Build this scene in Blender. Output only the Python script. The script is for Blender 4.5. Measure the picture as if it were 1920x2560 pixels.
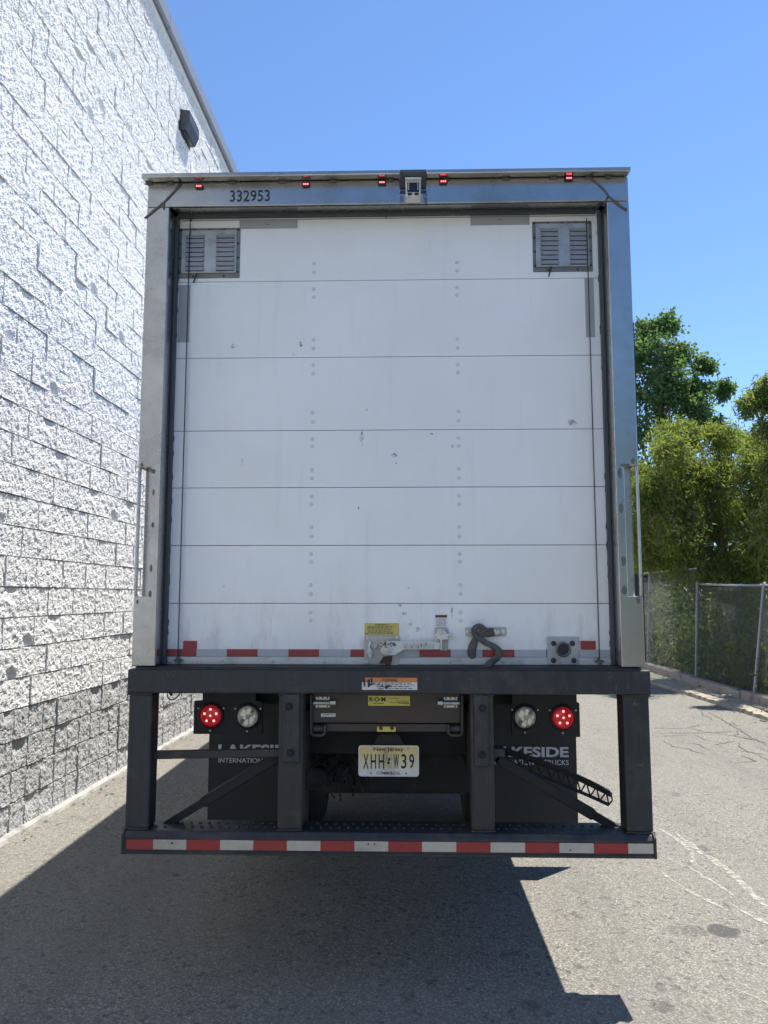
import bpy, bmesh, math, random
import numpy as np
from mathutils import Vector, Matrix

for o in list(bpy.data.objects):
    bpy.data.objects.remove(o)
S = bpy.context.scene
COL = S.collection
rnd = random.Random(7)
NR = np.random.default_rng(11)
R = math.radians

# ------------------------------------------------------------------ camera
IW, IH, FPX = 1920.0, 2560.0, 1940.0          # photo pixels and focal length in pixels
VX, VY, CD, CH = 1012.0, 1490.0, 3.63, 1.73   # where +Y vanishes, distance to the truck's tail, eye height
_d = np.array([(VX - IW / 2) / FPX, -(VY - IH / 2) / FPX, 1.0]); _d /= np.linalg.norm(_d)
_p = math.atan2(VY - IH / 2, FPX)
_z = np.array([0, math.cos(_p), math.sin(_p)]); _z -= _d * _z.dot(_d); _z /= np.linalg.norm(_z)
_x = np.cross(_d, _z); _x = _x if _x[0] > 0 else -_x
cam = bpy.data.cameras.new('camera'); camo = bpy.data.objects.new('camera', cam); COL.objects.link(camo)
cam.sensor_fit = 'HORIZONTAL'; cam.sensor_width = 36.0; cam.lens = 36.0 * FPX / IW
cam.clip_start = 0.05; cam.clip_end = 2000
right = Vector((_x[0], _d[0], _z[0])); up = Vector((_x[1], _d[1], _z[1])); fwd = Vector((_x[2], _d[2], _z[2]))
m = Matrix((right, up, -fwd)).transposed().to_4x4(); m.translation = Vector((0, -CD, CH))
camo.matrix_world = m
S.camera = camo
S.render.resolution_x, S.render.resolution_y = 768, 1024

# ------------------------------------------------------------------ sky, sun, exposure
SUN = Vector((0.29, 0.27, 1.0)).normalized()
W = bpy.data.worlds.new('World'); S.world = W; W.use_nodes = True
wn = W.node_tree.nodes; wl = W.node_tree.links; wn.clear()
sky = wn.new('ShaderNodeTexSky'); sky.sky_type = 'NISHITA'; sky.sun_disc = False
sky.sun_elevation = math.asin(SUN.z); sky.sun_rotation = math.atan2(SUN.x, SUN.y)
sky.altitude = 600; sky.air_density = 1.0; sky.dust_density = 0.0; sky.ozone_density = 8.0
bg = wn.new('ShaderNodeBackground'); bg.inputs['Strength'].default_value = 0.122
wo = wn.new('ShaderNodeOutputWorld'); wl.new(sky.outputs[0], bg.inputs[0]); wl.new(bg.outputs[0], wo.inputs[0])
sl = bpy.data.lights.new('sun', 'SUN'); sl.energy = 5.0; sl.angle = R(0.53); sl.color = (1.0, 0.955, 0.88)
so = bpy.data.objects.new('sun', sl); COL.objects.link(so)
so.rotation_euler = (-SUN).to_track_quat('-Z', 'Y').to_euler(); so.location = (6, 6, 20)
S.view_settings.view_transform = 'Standard'; S.view_settings.look = 'None'
S.view_settings.exposure = 0.86; S.view_settings.gamma = 1.0; S.view_settings.use_curve_mapping = False
S.render.engine = 'CYCLES'

# ------------------------------------------------------------------ helpers
def ray(px, py):
    c = np.array([(px - IW / 2) / FPX, -(py - IH / 2) / FPX, 1.0])
    return np.array([_x.dot(c), _d.dot(c), _z.dot(c)])
def U(px, py, y=0.0):
    """photo pixel -> (x, z) on the vertical plane at depth y"""
    w = ray(px, py); t = (y + CD) / w[1]
    return w[0] * t, CH + w[2] * t
def GR(px, py, z=0.0):
    """photo pixel -> (x, y) on the horizontal plane at height z"""
    w = ray(px, py); t = (z - CH) / w[2]
    return w[0] * t, -CD + w[1] * t
def RC(px0, py0, px1, py1, y):
    a = U(px0, py0, y); b = U(px1, py1, y)
    return a[0], b[0], b[1], a[1]             # x0 x1 z0 z1
def PJ(x, y, z):
    v = np.array([x, y + CD, z - CH]); c = _x * v[0] + _d * v[1] + _z * v[2]
    return IW / 2 + FPX * c[0] / c[2], IH / 2 - FPX * c[1] / c[2], c[2]
K = 1920 / 1659.0                              # the coordinates in D() are read off a 1659 px wide view
def D(px, py, y=0.0): return U(px * K, py * K, y)

class G:
    def __init__(s): s.v = []; s.f = []; s.mi = []
    def add(s, vs, fs, mi=0):
        o = len(s.v); s.v += [tuple(v) for v in vs]; s.f += [tuple(i + o for i in f) for f in fs]; s.mi += [mi] * len(fs); return s
    def box(s, x0, x1, y0, y1, z0, z1, mi=0):
        return s.add([(x0, y0, z0), (x1, y0, z0), (x1, y1, z0), (x0, y1, z0), (x0, y0, z1), (x1, y0, z1), (x1, y1, z1), (x0, y1, z1)],
                     [(0, 3, 2, 1), (4, 5, 6, 7), (0, 1, 5, 4), (1, 2, 6, 5), (2, 3, 7, 6), (3, 0, 4, 7)], mi)
    def prism(s, pts, y0, y1, mi=0):           # outline in x,z pushed along y
        n = len(pts)
        vs = [(x, y0, z) for x, z in pts] + [(x, y1, z) for x, z in pts]
        return s.add(vs, [tuple(range(n)), tuple(range(2 * n - 1, n - 1, -1))] + [(i, (i + 1) % n, n + (i + 1) % n, n + i) for i in range(n)], mi)
    def prismx(s, pts, x0, x1, mi=0):          # outline in y,z pushed along x
        n = len(pts)
        vs = [(x0, y, z) for y, z in pts] + [(x1, y, z) for y, z in pts]
        return s.add(vs, [tuple(range(n)), tuple(range(2 * n - 1, n - 1, -1))] + [(i, (i + 1) % n, n + (i + 1) % n, n + i) for i in range(n)], mi)
    def tube(s, pts, r, n=8, caps=True, mi=0):
        pts = [Vector(p) for p in pts]; rs = r if isinstance(r, (list, tuple)) else [r] * len(pts)
        vs = []; ref = None
        for i, p in enumerate(pts):
            a = pts[max(i - 1, 0)]; b = pts[min(i + 1, len(pts) - 1)]; t = (b - a)
            t = t.normalized() if t.length > 1e-9 else Vector((0, 0, 1))
            if ref is None: ref = Vector((0, 0, 1)) if abs(t.z) < .9 else Vector((1, 0, 0))
            u = t.cross(ref).normalized(); w = u.cross(t).normalized(); ref = w
            for k in range(n):
                an = 2 * math.pi * k / n; vs.append(p + (u * math.cos(an) + w * math.sin(an)) * rs[i])
        fs = []
        for i in range(len(pts) - 1):
            for k in range(n): fs.append((i * n + k, i * n + (k + 1) % n, (i + 1) * n + (k + 1) % n, (i + 1) * n + k))
        if caps: fs += [tuple(range(n)), tuple(range((len(pts) - 1) * n, len(pts) * n))]
        return s.add(vs, fs, mi)
    def cyl(s, p0, p1, r, n=14, mi=0): return s.tube([p0, p1], r, n, True, mi)
    def lathe(s, c, prof, n=20, axis='y', mi=0):   # prof: (radius, offset along axis)
        vs = []
        for r_, h in prof:
            for k in range(n):
                a = 2 * math.pi * k / n; ca, sa = r_ * math.cos(a), r_ * math.sin(a)
                vs.append((c[0] + ca, c[1] + h, c[2] + sa) if axis == 'y' else (c[0] + h, c[1] + ca, c[2] + sa))
        fs = [(i * n + k, i * n + (k + 1) % n, (i + 1) * n + (k + 1) % n, (i + 1) * n + k) for i in range(len(prof) - 1) for k in range(n)]
        fs += [tuple(range(n)), tuple(range((len(prof) - 1) * n, len(prof) * n))]
        return s.add(vs, fs, mi)
    def bar(s, p0, p1, w, h):                  # rectangular bar between two points
        p0, p1 = Vector(p0), Vector(p1); t = (p1 - p0).normalized()
        u = t.cross(Vector((0, 1, 0))).normalized() if abs(t.y) < .95 else Vector((1, 0, 0)); v = u.cross(t).normalized()
        vs = [p + u * a * w / 2 + v * b * h / 2 for p in (p0, p1) for a, b in ((-1, -1), (1, -1), (1, 1), (-1, 1))]
        return s.add(vs, [(0, 1, 2, 3), (7, 6, 5, 4)] + [(i, (i + 1) % 4, 4 + (i + 1) % 4, 4 + i) for i in range(4)])
    def mesh(s, name, recalc=True):
        me = bpy.data.meshes.new(name); me.from_pydata(s.v, [], s.f)
        if any(s.mi): me.polygons.foreach_set('material_index', s.mi)
        if recalc:
            b = bmesh.new(); b.from_mesh(me); bmesh.ops.recalc_face_normals(b, faces=b.faces); b.to_mesh(me); b.free()
        me.update(); return me

def link(name, me, mat=None, parent=None, loc=None, bev=0, smooth=False, kind=None, label=None):
    o = bpy.data.objects.new(name, me); COL.objects.link(o)
    if mat is not None and me is not None:
        mats = mat if isinstance(mat, (list, tuple)) else [mat]
        if not me.materials:
            for q in mats: me.materials.append(q)
    if parent is not None:
        o.parent = parent
        if parent.parent is None and parent.data is None and not parent.get('local'):
            o.matrix_parent_inverse = Matrix.Translation(parent.location).inverted()
    if loc is not None: o.location = loc
    if bev:
        b = o.modifiers.new('bevel', 'BEVEL'); b.width = bev; b.segments = 2; b.limit_method = 'ANGLE'; b.angle_limit = R(40)
    if smooth: me.polygons.foreach_set('use_smooth', [True] * len(me.polygons))
    if kind: o['kind'] = kind
    if label: o['label'] = label
    return o
def obj(name, g, mat, parent=None, **k): return link(name, g.mesh(name), mat, parent, **k)
def thing(name, loc, label, cat, group=None):
    o = bpy.data.objects.new(name, None); COL.objects.link(o); o.location = loc; o.empty_display_size = .2
    o['label'] = label; o['category'] = cat
    if group: o['group'] = group
    return o
def text(name, s, rect, y, mat, parent, bold=0.0, keep=False):
    """flat lettering facing the camera side, fitted into rect = x0 x1 z0 z1"""
    cu = bpy.data.curves.new(name, 'FONT'); cu.body = s; cu.size = 1; cu.offset = bold; cu.resolution_u = 4
    cu.align_x = 'LEFT'
    t = bpy.data.objects.new('tmp', cu); COL.objects.link(t)
    dg = bpy.context.evaluated_depsgraph_get(); dg.update()
    me = bpy.data.meshes.new_from_object(t.evaluated_get(dg)); bpy.data.objects.remove(t); bpy.data.curves.remove(cu)
    co = np.zeros(len(me.vertices) * 3); me.vertices.foreach_get('co', co); co = co.reshape(-1, 3)
    mn, mx = co.min(0), co.max(0); x0, x1, z0, z1 = rect
    sx = (x1 - x0) / (mx[0] - mn[0]); sz = (z1 - z0) / (mx[1] - mn[1])
    if keep: sx = sz = min(sx, sz)
    out = np.zeros_like(co); out[:, 0] = x0 + (co[:, 0] - mn[0]) * sx; out[:, 1] = y; out[:, 2] = z0 + (co[:, 1] - mn[1]) * sz
    me.vertices.foreach_set('co', out.ravel()); me.materials.clear(); me.update(); me.name = name
    return link(name, me, mat, parent)

# ------------------------------------------------------------------ materials
def nt(name):
    m = bpy.data.materials.new(name); m.use_nodes = True
    n = m.node_tree.nodes; l = m.node_tree.links; b = n['Principled BSDF']
    return m, n, l, b
def coords(n, l, kind='Object', scale=(1, 1, 1), rand=False):
    tc = n.new('ShaderNodeTexCoord'); mp = n.new('ShaderNodeMapping'); mp.inputs['Scale'].default_value = scale
    src = tc.outputs[kind]
    if rand:
        oi = n.new('ShaderNodeObjectInfo'); mu = n.new('ShaderNodeMath'); mu.operation = 'MULTIPLY'; mu.inputs[1].default_value = 37.0
        l.new(oi.outputs['Random'], mu.inputs[0]); ad = n.new('ShaderNodeVectorMath'); ad.operation = 'ADD'
        l.new(src, ad.inputs[0]); l.new(mu.outputs[0], ad.inputs[1]); src = ad.outputs[0]
    l.new(src, mp.inputs['Vector']); return mp.outputs[0]
def noise(n, l, vec, scale, detail=4, rough=.55):
    t = n.new('ShaderNodeTexNoise'); t.inputs['Scale'].default_value = scale; t.inputs['Detail'].default_value = detail
    t.inputs['Roughness'].default_value = rough; l.new(vec, t.inputs['Vector']); return t.outputs['Fac']
def ramp(n, l, fac, stops):
    r = n.new('ShaderNodeValToRGB'); e = r.color_ramp.elements
    while len(e) < len(stops): e.new(.5)
    for q, (p, c) in zip(e, stops):
        q.position = p; q.color = (c, c, c, 1) if not isinstance(c, tuple) else (*c, 1)
    l.new(fac, r.inputs[0]); return r.outputs[0]
def mixc(n, l, fac, a, b, mode='MIX'):
    x = n.new('ShaderNodeMix'); x.data_type = 'RGBA'; x.blend_type = mode
    if isinstance(fac, (int, float)): x.inputs[0].default_value = fac
    else: l.new(fac, x.inputs[0])
    for i, q in ((6, a), (7, b)):
        if isinstance(q, tuple): x.inputs[i].default_value = (*q, 1)
        else: l.new(q, x.inputs[i])
    return x.outputs[2]
def bump(n, l, b, h, strength, dist):
    u = n.new('ShaderNodeBump'); u.inputs['Strength'].default_value = strength; u.inputs['Distance'].default_value = dist
    l.new(h, u.inputs['Height']); l.new(u.outputs[0], b.inputs['Normal'])
def worn(name, c1, c2, rough=(.4, .6), metal=0, scale=6, stretch=(1, 1, 1), dirt=None, dscale=3, dlo=.55, dhi=.75, bmp=0, bscale=60, bdist=.002, rand=False, spec=.5):
    """two-tone noisy paint or metal with an optional dirt or rust layer"""
    m, n, l, b = nt(name)
    v = coords(n, l, 'Object', stretch, rand)
    f = noise(n, l, v, scale, 6, .6)
    col = mixc(n, l, ramp(n, l, f, [(.3, 0.0), (.7, 1.0)]), c1, c2)
    if dirt:
        v2 = coords(n, l, 'Object', (1, 1, 1), rand); g = noise(n, l, v2, dscale, 8, .68)
        col = mixc(n, l, ramp(n, l, g, [(dlo, 0.0), (dhi, 1.0)]), col, dirt)
    l.new(col, b.inputs['Base Color'])
    rr = n.new('ShaderNodeMapRange'); rr.inputs[3].default_value, rr.inputs[4].default_value = rough
    l.new(f, rr.inputs[0]); l.new(rr.outputs[0], b.inputs['Roughness'])
    b.inputs['Metallic'].default_value = metal; b.inputs['Specular IOR Level'].default_value = spec
    if bmp: bump(n, l, b, noise(n, l, v, bscale, 4, .6), bmp, bdist)
    return m
def flat(name, c, rough=.5, metal=0, emit=0):
    m, n, l, b = nt(name); b.inputs['Base Color'].default_value = (*c, 1); b.inputs['Roughness'].default_value = rough; b.inputs['Metallic'].default_value = metal
    if emit: b.inputs['Emission Color'].default_value = (*c, 1); b.inputs['Emission Strength'].default_value = emit
    return m

def door_material():
    m, n, l, b = nt('white_door_paint')
    v = coords(n, l); f = noise(n, l, v, 1.4, 6, .6)
    col = mixc(n, l, ramp(n, l, f, [(.35, 0.0), (.7, 1.0)]), (.82, .825, .82), (.76, .76, .745))
    vs = coords(n, l, 'Object', (9, 1, .7)); st = noise(n, l, vs, 2.2, 7, .7)         # faint rain streaks
    col = mixc(n, l, ramp(n, l, st, [(.56, 0.0), (.8, .3)]), col, (.55, .545, .52))
    v3 = coords(n, l); sp = noise(n, l, v3, 19, 3, .5)                                 # rare small scuffs
    col = mixc(n, l, ramp(n, l, sp, [(.79, 0.0), (.82, .5)]), col, (.2, .2, .2))
    sep = n.new('ShaderNodeSeparateXYZ'); tc = n.new('ShaderNodeTexCoord'); l.new(tc.outputs['Object'], sep.inputs[0])
    lo = n.new('ShaderNodeMapRange'); lo.inputs[1].default_value = 1.8; lo.inputs[2].default_value = 1.40; l.new(sep.outputs[2], lo.inputs[0])
    gm = noise(n, l, coords(n, l, 'Object', (3, 1, 1)), 5, 8, .7); mm = n.new('ShaderNodeMath'); mm.operation = 'MULTIPLY'
    l.new(lo.outputs[0], mm.inputs[0]); l.new(ramp(n, l, gm, [(.5, 0.0), (.8, .9)]), mm.inputs[1])
    col = mixc(n, l, mm.outputs[0], col, (.33, .31, .28))
    l.new(col, b.inputs['Base Color']); b.inputs['Roughness'].default_value = .38
    bump(n, l, b, noise(n, l, coords(n, l), 2.6, 3), .3, .012)
    return m
def stainless_material():
    m, n, l, b = nt('stainless_steel'); b.inputs['Metallic'].default_value = 1
    v = coords(n, l, 'Object', (60, 60, 1.2)); f = noise(n, l, v, 3, 4)
    d = noise(n, l, coords(n, l), 3.5, 7, .7)
    c = mixc(n, l, ramp(n, l, d, [(.4, 0.0), (.75, 1.0)]), (.45, .445, .43), (.29, .28, .26))
    sp = noise(n, l, coords(n, l), 48, 2); c = mixc(n, l, ramp(n, l, sp, [(.72, 0.0), (.77, .8)]), c, (.15, .13, .11))
    l.new(c, b.inputs['Base Color'])
    rr = n.new('ShaderNodeMapRange'); rr.inputs[3].default_value = .17; rr.inputs[4].default_value = .36; l.new(d, rr.inputs[0]); l.new(rr.outputs[0], b.inputs['Roughness'])
    bump(n, l, b, f, .06, .002); return m
def tape_material(name, c, dull):
    m, n, l, b = nt(name)
    v = coords(n, l); k = n.new('ShaderNodeTexVoronoi'); k.inputs['Scale'].default_value = 140; l.new(v, k.inputs['Vector'])
    g = noise(n, l, v, 7, 8, .7)
    col = mixc(n, l, ramp(n, l, k.outputs['Distance'], [(.2, 0.0), (.6, .35)]), c, tuple(q * .7 for q in c))
    col = mixc(n, l, ramp(n, l, g, [(.44, 0.0), (.75, .75)]), col, dull)
    l.new(col, b.inputs['Base Color']); b.inputs['Roughness'].default_value = .35; return m
def block_material(name, c1, c2, dark):
    m, n, l, b = nt(name)
    v = coords(n, l, 'Object', (1, 1, 1), True)
    f = noise(n, l, v, 9, 6, .65); col = mixc(n, l, ramp(n, l, f, [(.3, 0.0), (.7, 1.0)]), c1, c2)
    g = noise(n, l, v, 60, 3, .6); col = mixc(n, l, ramp(n, l, g, [(.62, 0.0), (.75, .6)]), col, dark)
    l.new(col, b.inputs['Base Color']); b.inputs['Roughness'].default_value = .85; b.inputs['Specular IOR Level'].default_value = .2
    h = noise(n, l, v, 85, 6, .72); bump(n, l, b, h, .9, .013); return m
def asphalt_material():
    m, n, l, b = nt('worn_asphalt')
    v = coords(n, l)
    k = n.new('ShaderNodeTexVoronoi'); k.inputs['Scale'].default_value = 135; l.new(v, k.inputs['Vector'])
    k2 = n.new('ShaderNodeTexVoronoi'); k2.inputs['Scale'].default_value = 42; l.new(v, k2.inputs['Vector'])
    sp = n.new('ShaderNodeSeparateColor'); l.new(k.outputs['Color'], sp.inputs[0])
    st = ramp(n, l, sp.outputs[0], [(0.0, (.11, .105, .092)), (.45, (.165, .157, .136)), (.8, (.225, .213, .183)), (1.0, (.35, .332, .285))])
    sp2 = n.new('ShaderNodeSeparateColor'); l.new(k2.outputs['Color'], sp2.inputs[0])
    st = mixc(n, l, ramp(n, l, sp2.outputs[1], [(.93, 0.0), (.95, .5)]), st, (.03, .03, .03))
    big = noise(n, l, v, .55, 6, .6)
    st = mixc(n, l, ramp(n, l, big, [(.35, 0.0), (.65, .4)]), st, (.185, .172, .145))
    trk = noise(n, l, coords(n, l, 'Object', (1.4, .12, 1)), 1.1, 5, .6); st = mixc(n, l, ramp(n, l, trk, [(.5, 0.0), (.72, .45)]), st, (.12, .114, .102))
    mid = noise(n, l, v, 2.6, 5, .65); st = mixc(n, l, ramp(n, l, mid, [(.58, 0.0), (.75, .35)]), st, (.11, .105, .096))
    # oil and water stains with their own shape
    wob = n.new('ShaderNodeTexNoise'); wob.inputs['Scale'].default_value = 7; l.new(v, wob.inputs['Vector'])
    sc = n.new('ShaderNodeVectorMath'); sc.operation = 'MULTIPLY_ADD'; sc.inputs[1].default_value = (.14, .14, 0); l.new(wob.outputs['Color'], sc.inputs[0]); l.new(v, sc.inputs[2])
    for px, py, rx, ry, a in [(1809, 2327, .085, .09, .75), (1735, 2325, .07, .07, .35), (1690, 2325, .05, .05, .3), (1763, 2121, .05, .08, .45), (1650, 2518, .055, .05, .45),
                              (1652, 2466, .04, .04, .35), (1815, 2264, .03, .05, .3), (1511, 2244, .03, .04, .3), (441, 2188, .035, .045, .55), (612, 2240, .03, .04, .4),
                              (750, 2330, .03, .03, .4), (1268, 2387, .03, .03, .4), (1320, 2512, .05, .04, .35), (582, 2512, .04, .03, .45), (1231, 2341, .02, .03, .45), (1440, 2290, .05, .05, .2), (1500, 1995, .07, .2, .4), (1690, 1986, .05, .1, .3)]:
        gx, gy = GR(px, py)
        mp = n.new('ShaderNodeVectorMath'); mp.operation = 'SUBTRACT'; mp.inputs[1].default_value = (gx + .07, gy + .07, 0); l.new(sc.outputs[0], mp.inputs[0])
        dv = n.new('ShaderNodeVectorMath'); dv.operation = 'DIVIDE'; dv.inputs[1].default_value = (rx, ry, 1); l.new(mp.outputs[0], dv.inputs[0])
        ln = n.new('ShaderNodeVectorMath'); ln.operation = 'LENGTH'; l.new(dv.outputs[0], ln.inputs[0])
        st = mixc(n, l, ramp(n, l, ln.outputs['Value'], [(.75, a), (1.0, 0.0)]), st, (.045, .045, .045))
    l.new(st, b.inputs['Base Color']); b.inputs['Roughness'].default_value = .88; b.inputs['Specular IOR Level'].default_value = .25
    bump(n, l, b, k.outputs['Distance'], .5, .006); return m
def leaf_material(name, cols, trans=.3):
    m, n, l, b = nt(name)
    ge = n.new('ShaderNodeNewGeometry')
    c = ramp(n, l, ge.outputs['Random Per Island'], [(i / (len(cols) - 1), q) for i, q in enumerate(cols)])
    l.new(c, b.inputs['Base Color']); b.inputs['Roughness'].default_value = .6; b.inputs['Specular IOR Level'].default_value = .3
    tr = n.new('ShaderNodeBsdfTranslucent'); mixs = n.new('ShaderNodeMixShader'); mixs.inputs[0].default_value = trans
    br = mixc(n, l, 1.0, c, (1.5, 1.45, .6), 'MULTIPLY'); l.new(br, tr.inputs[0])
    l.new(b.outputs[0], mixs.inputs[1]); l.new(tr.outputs[0], mixs.inputs[2]); l.new(mixs.outputs[0], n['Material Output'].inputs[0]); return m
def patchy_alpha(name, c, lo, hi, scale, rough=.8):
    m, n, l, b = nt(name); b.inputs['Base Color'].default_value = (*c, 1); b.inputs['Roughness'].default_value = rough
    f = noise(n, l, coords(n, l), scale, 6, .7); l.new(ramp(n, l, f, [(lo, 0.0), (hi, .62)]), b.inputs['Alpha']); return m

M_door = door_material(); M_steel = stainless_material()
M_black = worn('black_frame_paint', (.013, .015, .018), (.030, .032, .036), (.42, .62), 0, 5, (7, 7, .8), (.085, .072, .058), 4, .52, .78, .2, 40)
M_dusty = worn('dusty_black_steel', (.020, .019, .018), (.040, .036, .032), (.5, .7), 0, 5, (3, 3, .7), (.08, .062, .045), 5, .52, .78, .2, 40)
M_under = worn('underbody_black', (.006, .006, .007), (.014, .013, .013), (.6, .8), 0, 4, dirt=(.035, .028, .022), dscale=5)
M_rub = worn('black_rubber', (.013, .0135, .015), (.019, .02, .022), (.55, .75), 0, 3, dirt=(.035, .034, .032), dscale=2, dlo=.6, dhi=.9)
M_seal = flat('rubber_seal', (.06, .068, .08), .55)
M_red = tape_material('red_reflective_tape', (.34, .022, .03), (.20, .035, .035))
M_redb = tape_material('bright_red_reflective_tape', (.34, .024, .028), (.22, .045, .04))
M_grey = tape_material('silver_reflective_tape', (.46, .48, .51), (.36, .37, .38))
M_cream = tape_material('cream_reflective_tape', (.52, .49, .42), (.27, .23, .17))
M_patch = worn('grey_repair_tape', (.36, .37, .385), (.32, .33, .345), (.4, .5))
M_galv = worn('galvanised_sheet', (.44, .45, .45), (.34, .345, .345), (.35, .5), .5, 12, dirt=(.16, .155, .14), dscale=8, dlo=.5, dhi=.8)
M_galvd = worn('dull_galvanised_rim', (.24, .24, .22), (.17, .17, .155), (.45, .6), .6, 12, dirt=(.10, .09, .075), dscale=9, dlo=.5, dhi=.8)
M_screw = flat('dark_screw', (.06, .06, .06), .5, .6)
M_white = worn('chipped_white_paint', (.66, .65, .61), (.57, .55, .51), (.35, .5), 0, 10, dirt=(.12, .075, .045), dscale=19, dlo=.58, dhi=.63, bmp=.2, bscale=50)
M_alu = worn('dirty_aluminium', (.60, .59, .56), (.50, .49, .45), (.35, .55), .35, 6, (1, 1, 4), (.20, .19, .165), 7, .5, .8)
M_plate = worn('rust_stained_plate', (.50, .47, .41), (.40, .37, .31), (.4, .6), .1, 6, dirt=(.11, .055, .025), dscale=9, dlo=.56, dhi=.72)
M_rust = worn('rust', (.12, .055, .028), (.06, .03, .02), (.7, .9), 0, 14)
M_rstl = worn('rusty_dark_steel', (.06, .056, .052), (.085, .075, .066), (.45, .7), .4, 4, dirt=(.085, .052, .034), dscale=5, dlo=.47, dhi=.72)
M_zinc = worn('zinc_fitting', (.55, .54, .52), (.40, .38, .35), (.3, .5), .8, 10, dirt=(.16, .09, .05), dscale=18, dlo=.58, dhi=.7)
M_yel = worn('yellow_plate', (.62, .53, .12), (.56, .48, .13), (.4, .5), 0, 8, dirt=(.25, .2, .1), dscale=12, dlo=.6, dhi=.78)
M_ysign = worn('bright_yellow_sign', (.66, .61, .10), (.60, .56, .12), (.35, .45), 0, 8, dirt=(.38, .35, .16), dscale=16, dlo=.58, dhi=.75)
M_yold = worn('scuffed_yellow_label', (.60, .50, .14), (.52, .42, .12), (.45, .6), 0, 14, dirt=(.10, .085, .04), dscale=22, dlo=.56, dhi=.68)
M_paper = worn('label_white', (.72, .72, .70), (.64, .64, .62), (.5, .6), 0, 10)
M_torn = worn('torn_white_label', (.66, .65, .62), (.55, .53, .49), (.5, .6), 0, 10, dirt=(.03, .03, .032), dscale=26, dlo=.60, dhi=.64)
M_orange = worn('torn_orange_label', (.62, .22, .06), (.52, .19, .06), (.5, .6), 0, 10, dirt=(.03, .03, .032), dscale=20, dlo=.60, dhi=.64)
M_brown = flat('brown_label', (.20, .06, .035), .5)
M_ink = flat('black_ink', (.015, .015, .017), .5)
M_ink2 = flat('grey_ink', (.12, .10, .05), .6)
M_ink3 = flat('small_print', (.2, .2, .2), .6)
M_lett = worn('faded_white_lettering', (.50, .51, .52), (.42, .43, .44), (.5, .6), 0, 20)
M_web = worn('olive_grey_webbing', (.075, .076, .068), (.115, .114, .10), (.85, .95), 0, 22, bmp=.6, bscale=160)
M_redlens = flat('red_lens', (.30, .006, .012), .12)
_b = M_redlens.node_tree.nodes['Principled BSDF']; _b.inputs['Emission Color'].default_value = (1, .03, .05, 1); _b.inputs['Emission Strength'].default_value = .10
M_led = flat('lit_red_led', (1.0, .22, .2), .3, 0, 2.2)
M_mled = flat('lit_marker_led', (1.0, .13, .17), .3, 0, 2.0)
M_mbody = flat('marker_lamp_body', (.05, .008, .01), .2)
M_clear = worn('clear_reverse_lens', (.62, .61, .55), (.45, .44, .40), (.08, .14), 0, 16, dirt=(.24, .23, .21), dscale=14, dlo=.52, dhi=.60)
M_facet = flat('reverse_lens_reflector', (.72, .71, .66), .18, .5)
M_fdark = flat('dark_lens_facet', (.16, .16, .15), .2)  # darker tone for a few facets of the reverse lens
M_glass = flat('camera_glass', (.01, .015, .025), .06)
M_camw = worn('camera_housing_paint', (.66, .66, .62), (.5, .5, .46), (.4, .5), 0, 14, dirt=(.2, .15, .1), dscale=18, dlo=.6, dhi=.75)
M_bract = worn('stained_dark_bracket', (.055, .065, .085), (.04, .045, .06), (.4, .5), .4, 6, dirt=(.09, .055, .035), dscale=8, dlo=.55, dhi=.75)
M_weld = worn('weld_stain', (.19, .185, .17), (.13, .125, .11), (.55, .7), .5, 30)
M_bead = worn('weld_bead', (.16, .15, .14), (.10, .09, .08), (.5, .7), .5, 40, bmp=.8, bscale=90)
M_box = worn('box_wall_white', (.74, .75, .76), (.68, .69, .7), (.4, .5), 0, 1.5)
M_tyre = worn('tyre_rubber', (.018, .018, .018), (.028, .026, .024), (.8, .9), 0, 6)
M_cable = flat('wire_rope', (.045, .05, .06), .5, .5)
M_npl = None

# ------------------------------------------------------------------ ground, road edge, kerb, bank
g = G(); 
gx = [-60, -2.95, 0, 5.02, 5.02]; 
lot = G(); lot.add([(-60, -40, 0), (5.02, -40, 0), (5.04, 7.5, 0), (4.86, 12.2, 0), (4.80, 18, 0), (4.8, 260, 0), (-60, 260, 0)], [(0, 1, 2, 3, 4, 5, 6)])
M_asph = asphalt_material()
ground = obj('asphalt_ground', lot, M_asph); ground['kind'] = 'structure'
bank = G(); bank.add([(5.5, -40, .10), (90, -40, .3), (300, 300, .3), (-60, 300, .05), (-60, 259, .05), (5.5, 259, .1)], [(0, 1, 2, 3, 4, 5)])
M_soil = worn('leaf_litter_soil', (.06, .05, .035), (.035, .04, .02), (.9, 1), 0, 3, bmp=.8, bscale=12, bdist=.05)
b_ = obj('soil_bank', bank, M_soil); b_['kind'] = 'structure'
M_verge = worn('sandy_concrete', (.34, .30, .23), (.27, .24, .18), (.85, .95), 0, 5, dirt=(.12, .11, .09), dscale=4, dlo=.52, dhi=.72, bmp=.6, bscale=60)
vg = G()
ye = [(-40, 5.02), (7.5, 5.04), (8.6, 5.0), (9.6, 4.95), (10.8, 4.93), (12.2, 4.87), (15, 4.83), (18, 4.8), (40, 4.8), (260, 4.8)]
vv = []; rr_ = random.Random(3)
yy = []
for i in range(len(ye) - 1):
    (a, xa), (b, xb) = ye[i], ye[i + 1]; k = 14 if 5 < a < 18 else 2
    for j in range(k): t = j / k; yy.append((a + (b - a) * t, xa + (xb - xa) * t + (rr_.uniform(-.02, .02) if 5 < a < 18 else 0)))
yy.append(ye[-1])
n_ = len(yy)
vs = [(x, y, -.02) for y, x in yy] + [(x + .025, y, .055 + rr_.uniform(-.012, .008)) for y, x in yy] + [(5.5, y, .075) for y, x in yy]
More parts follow.
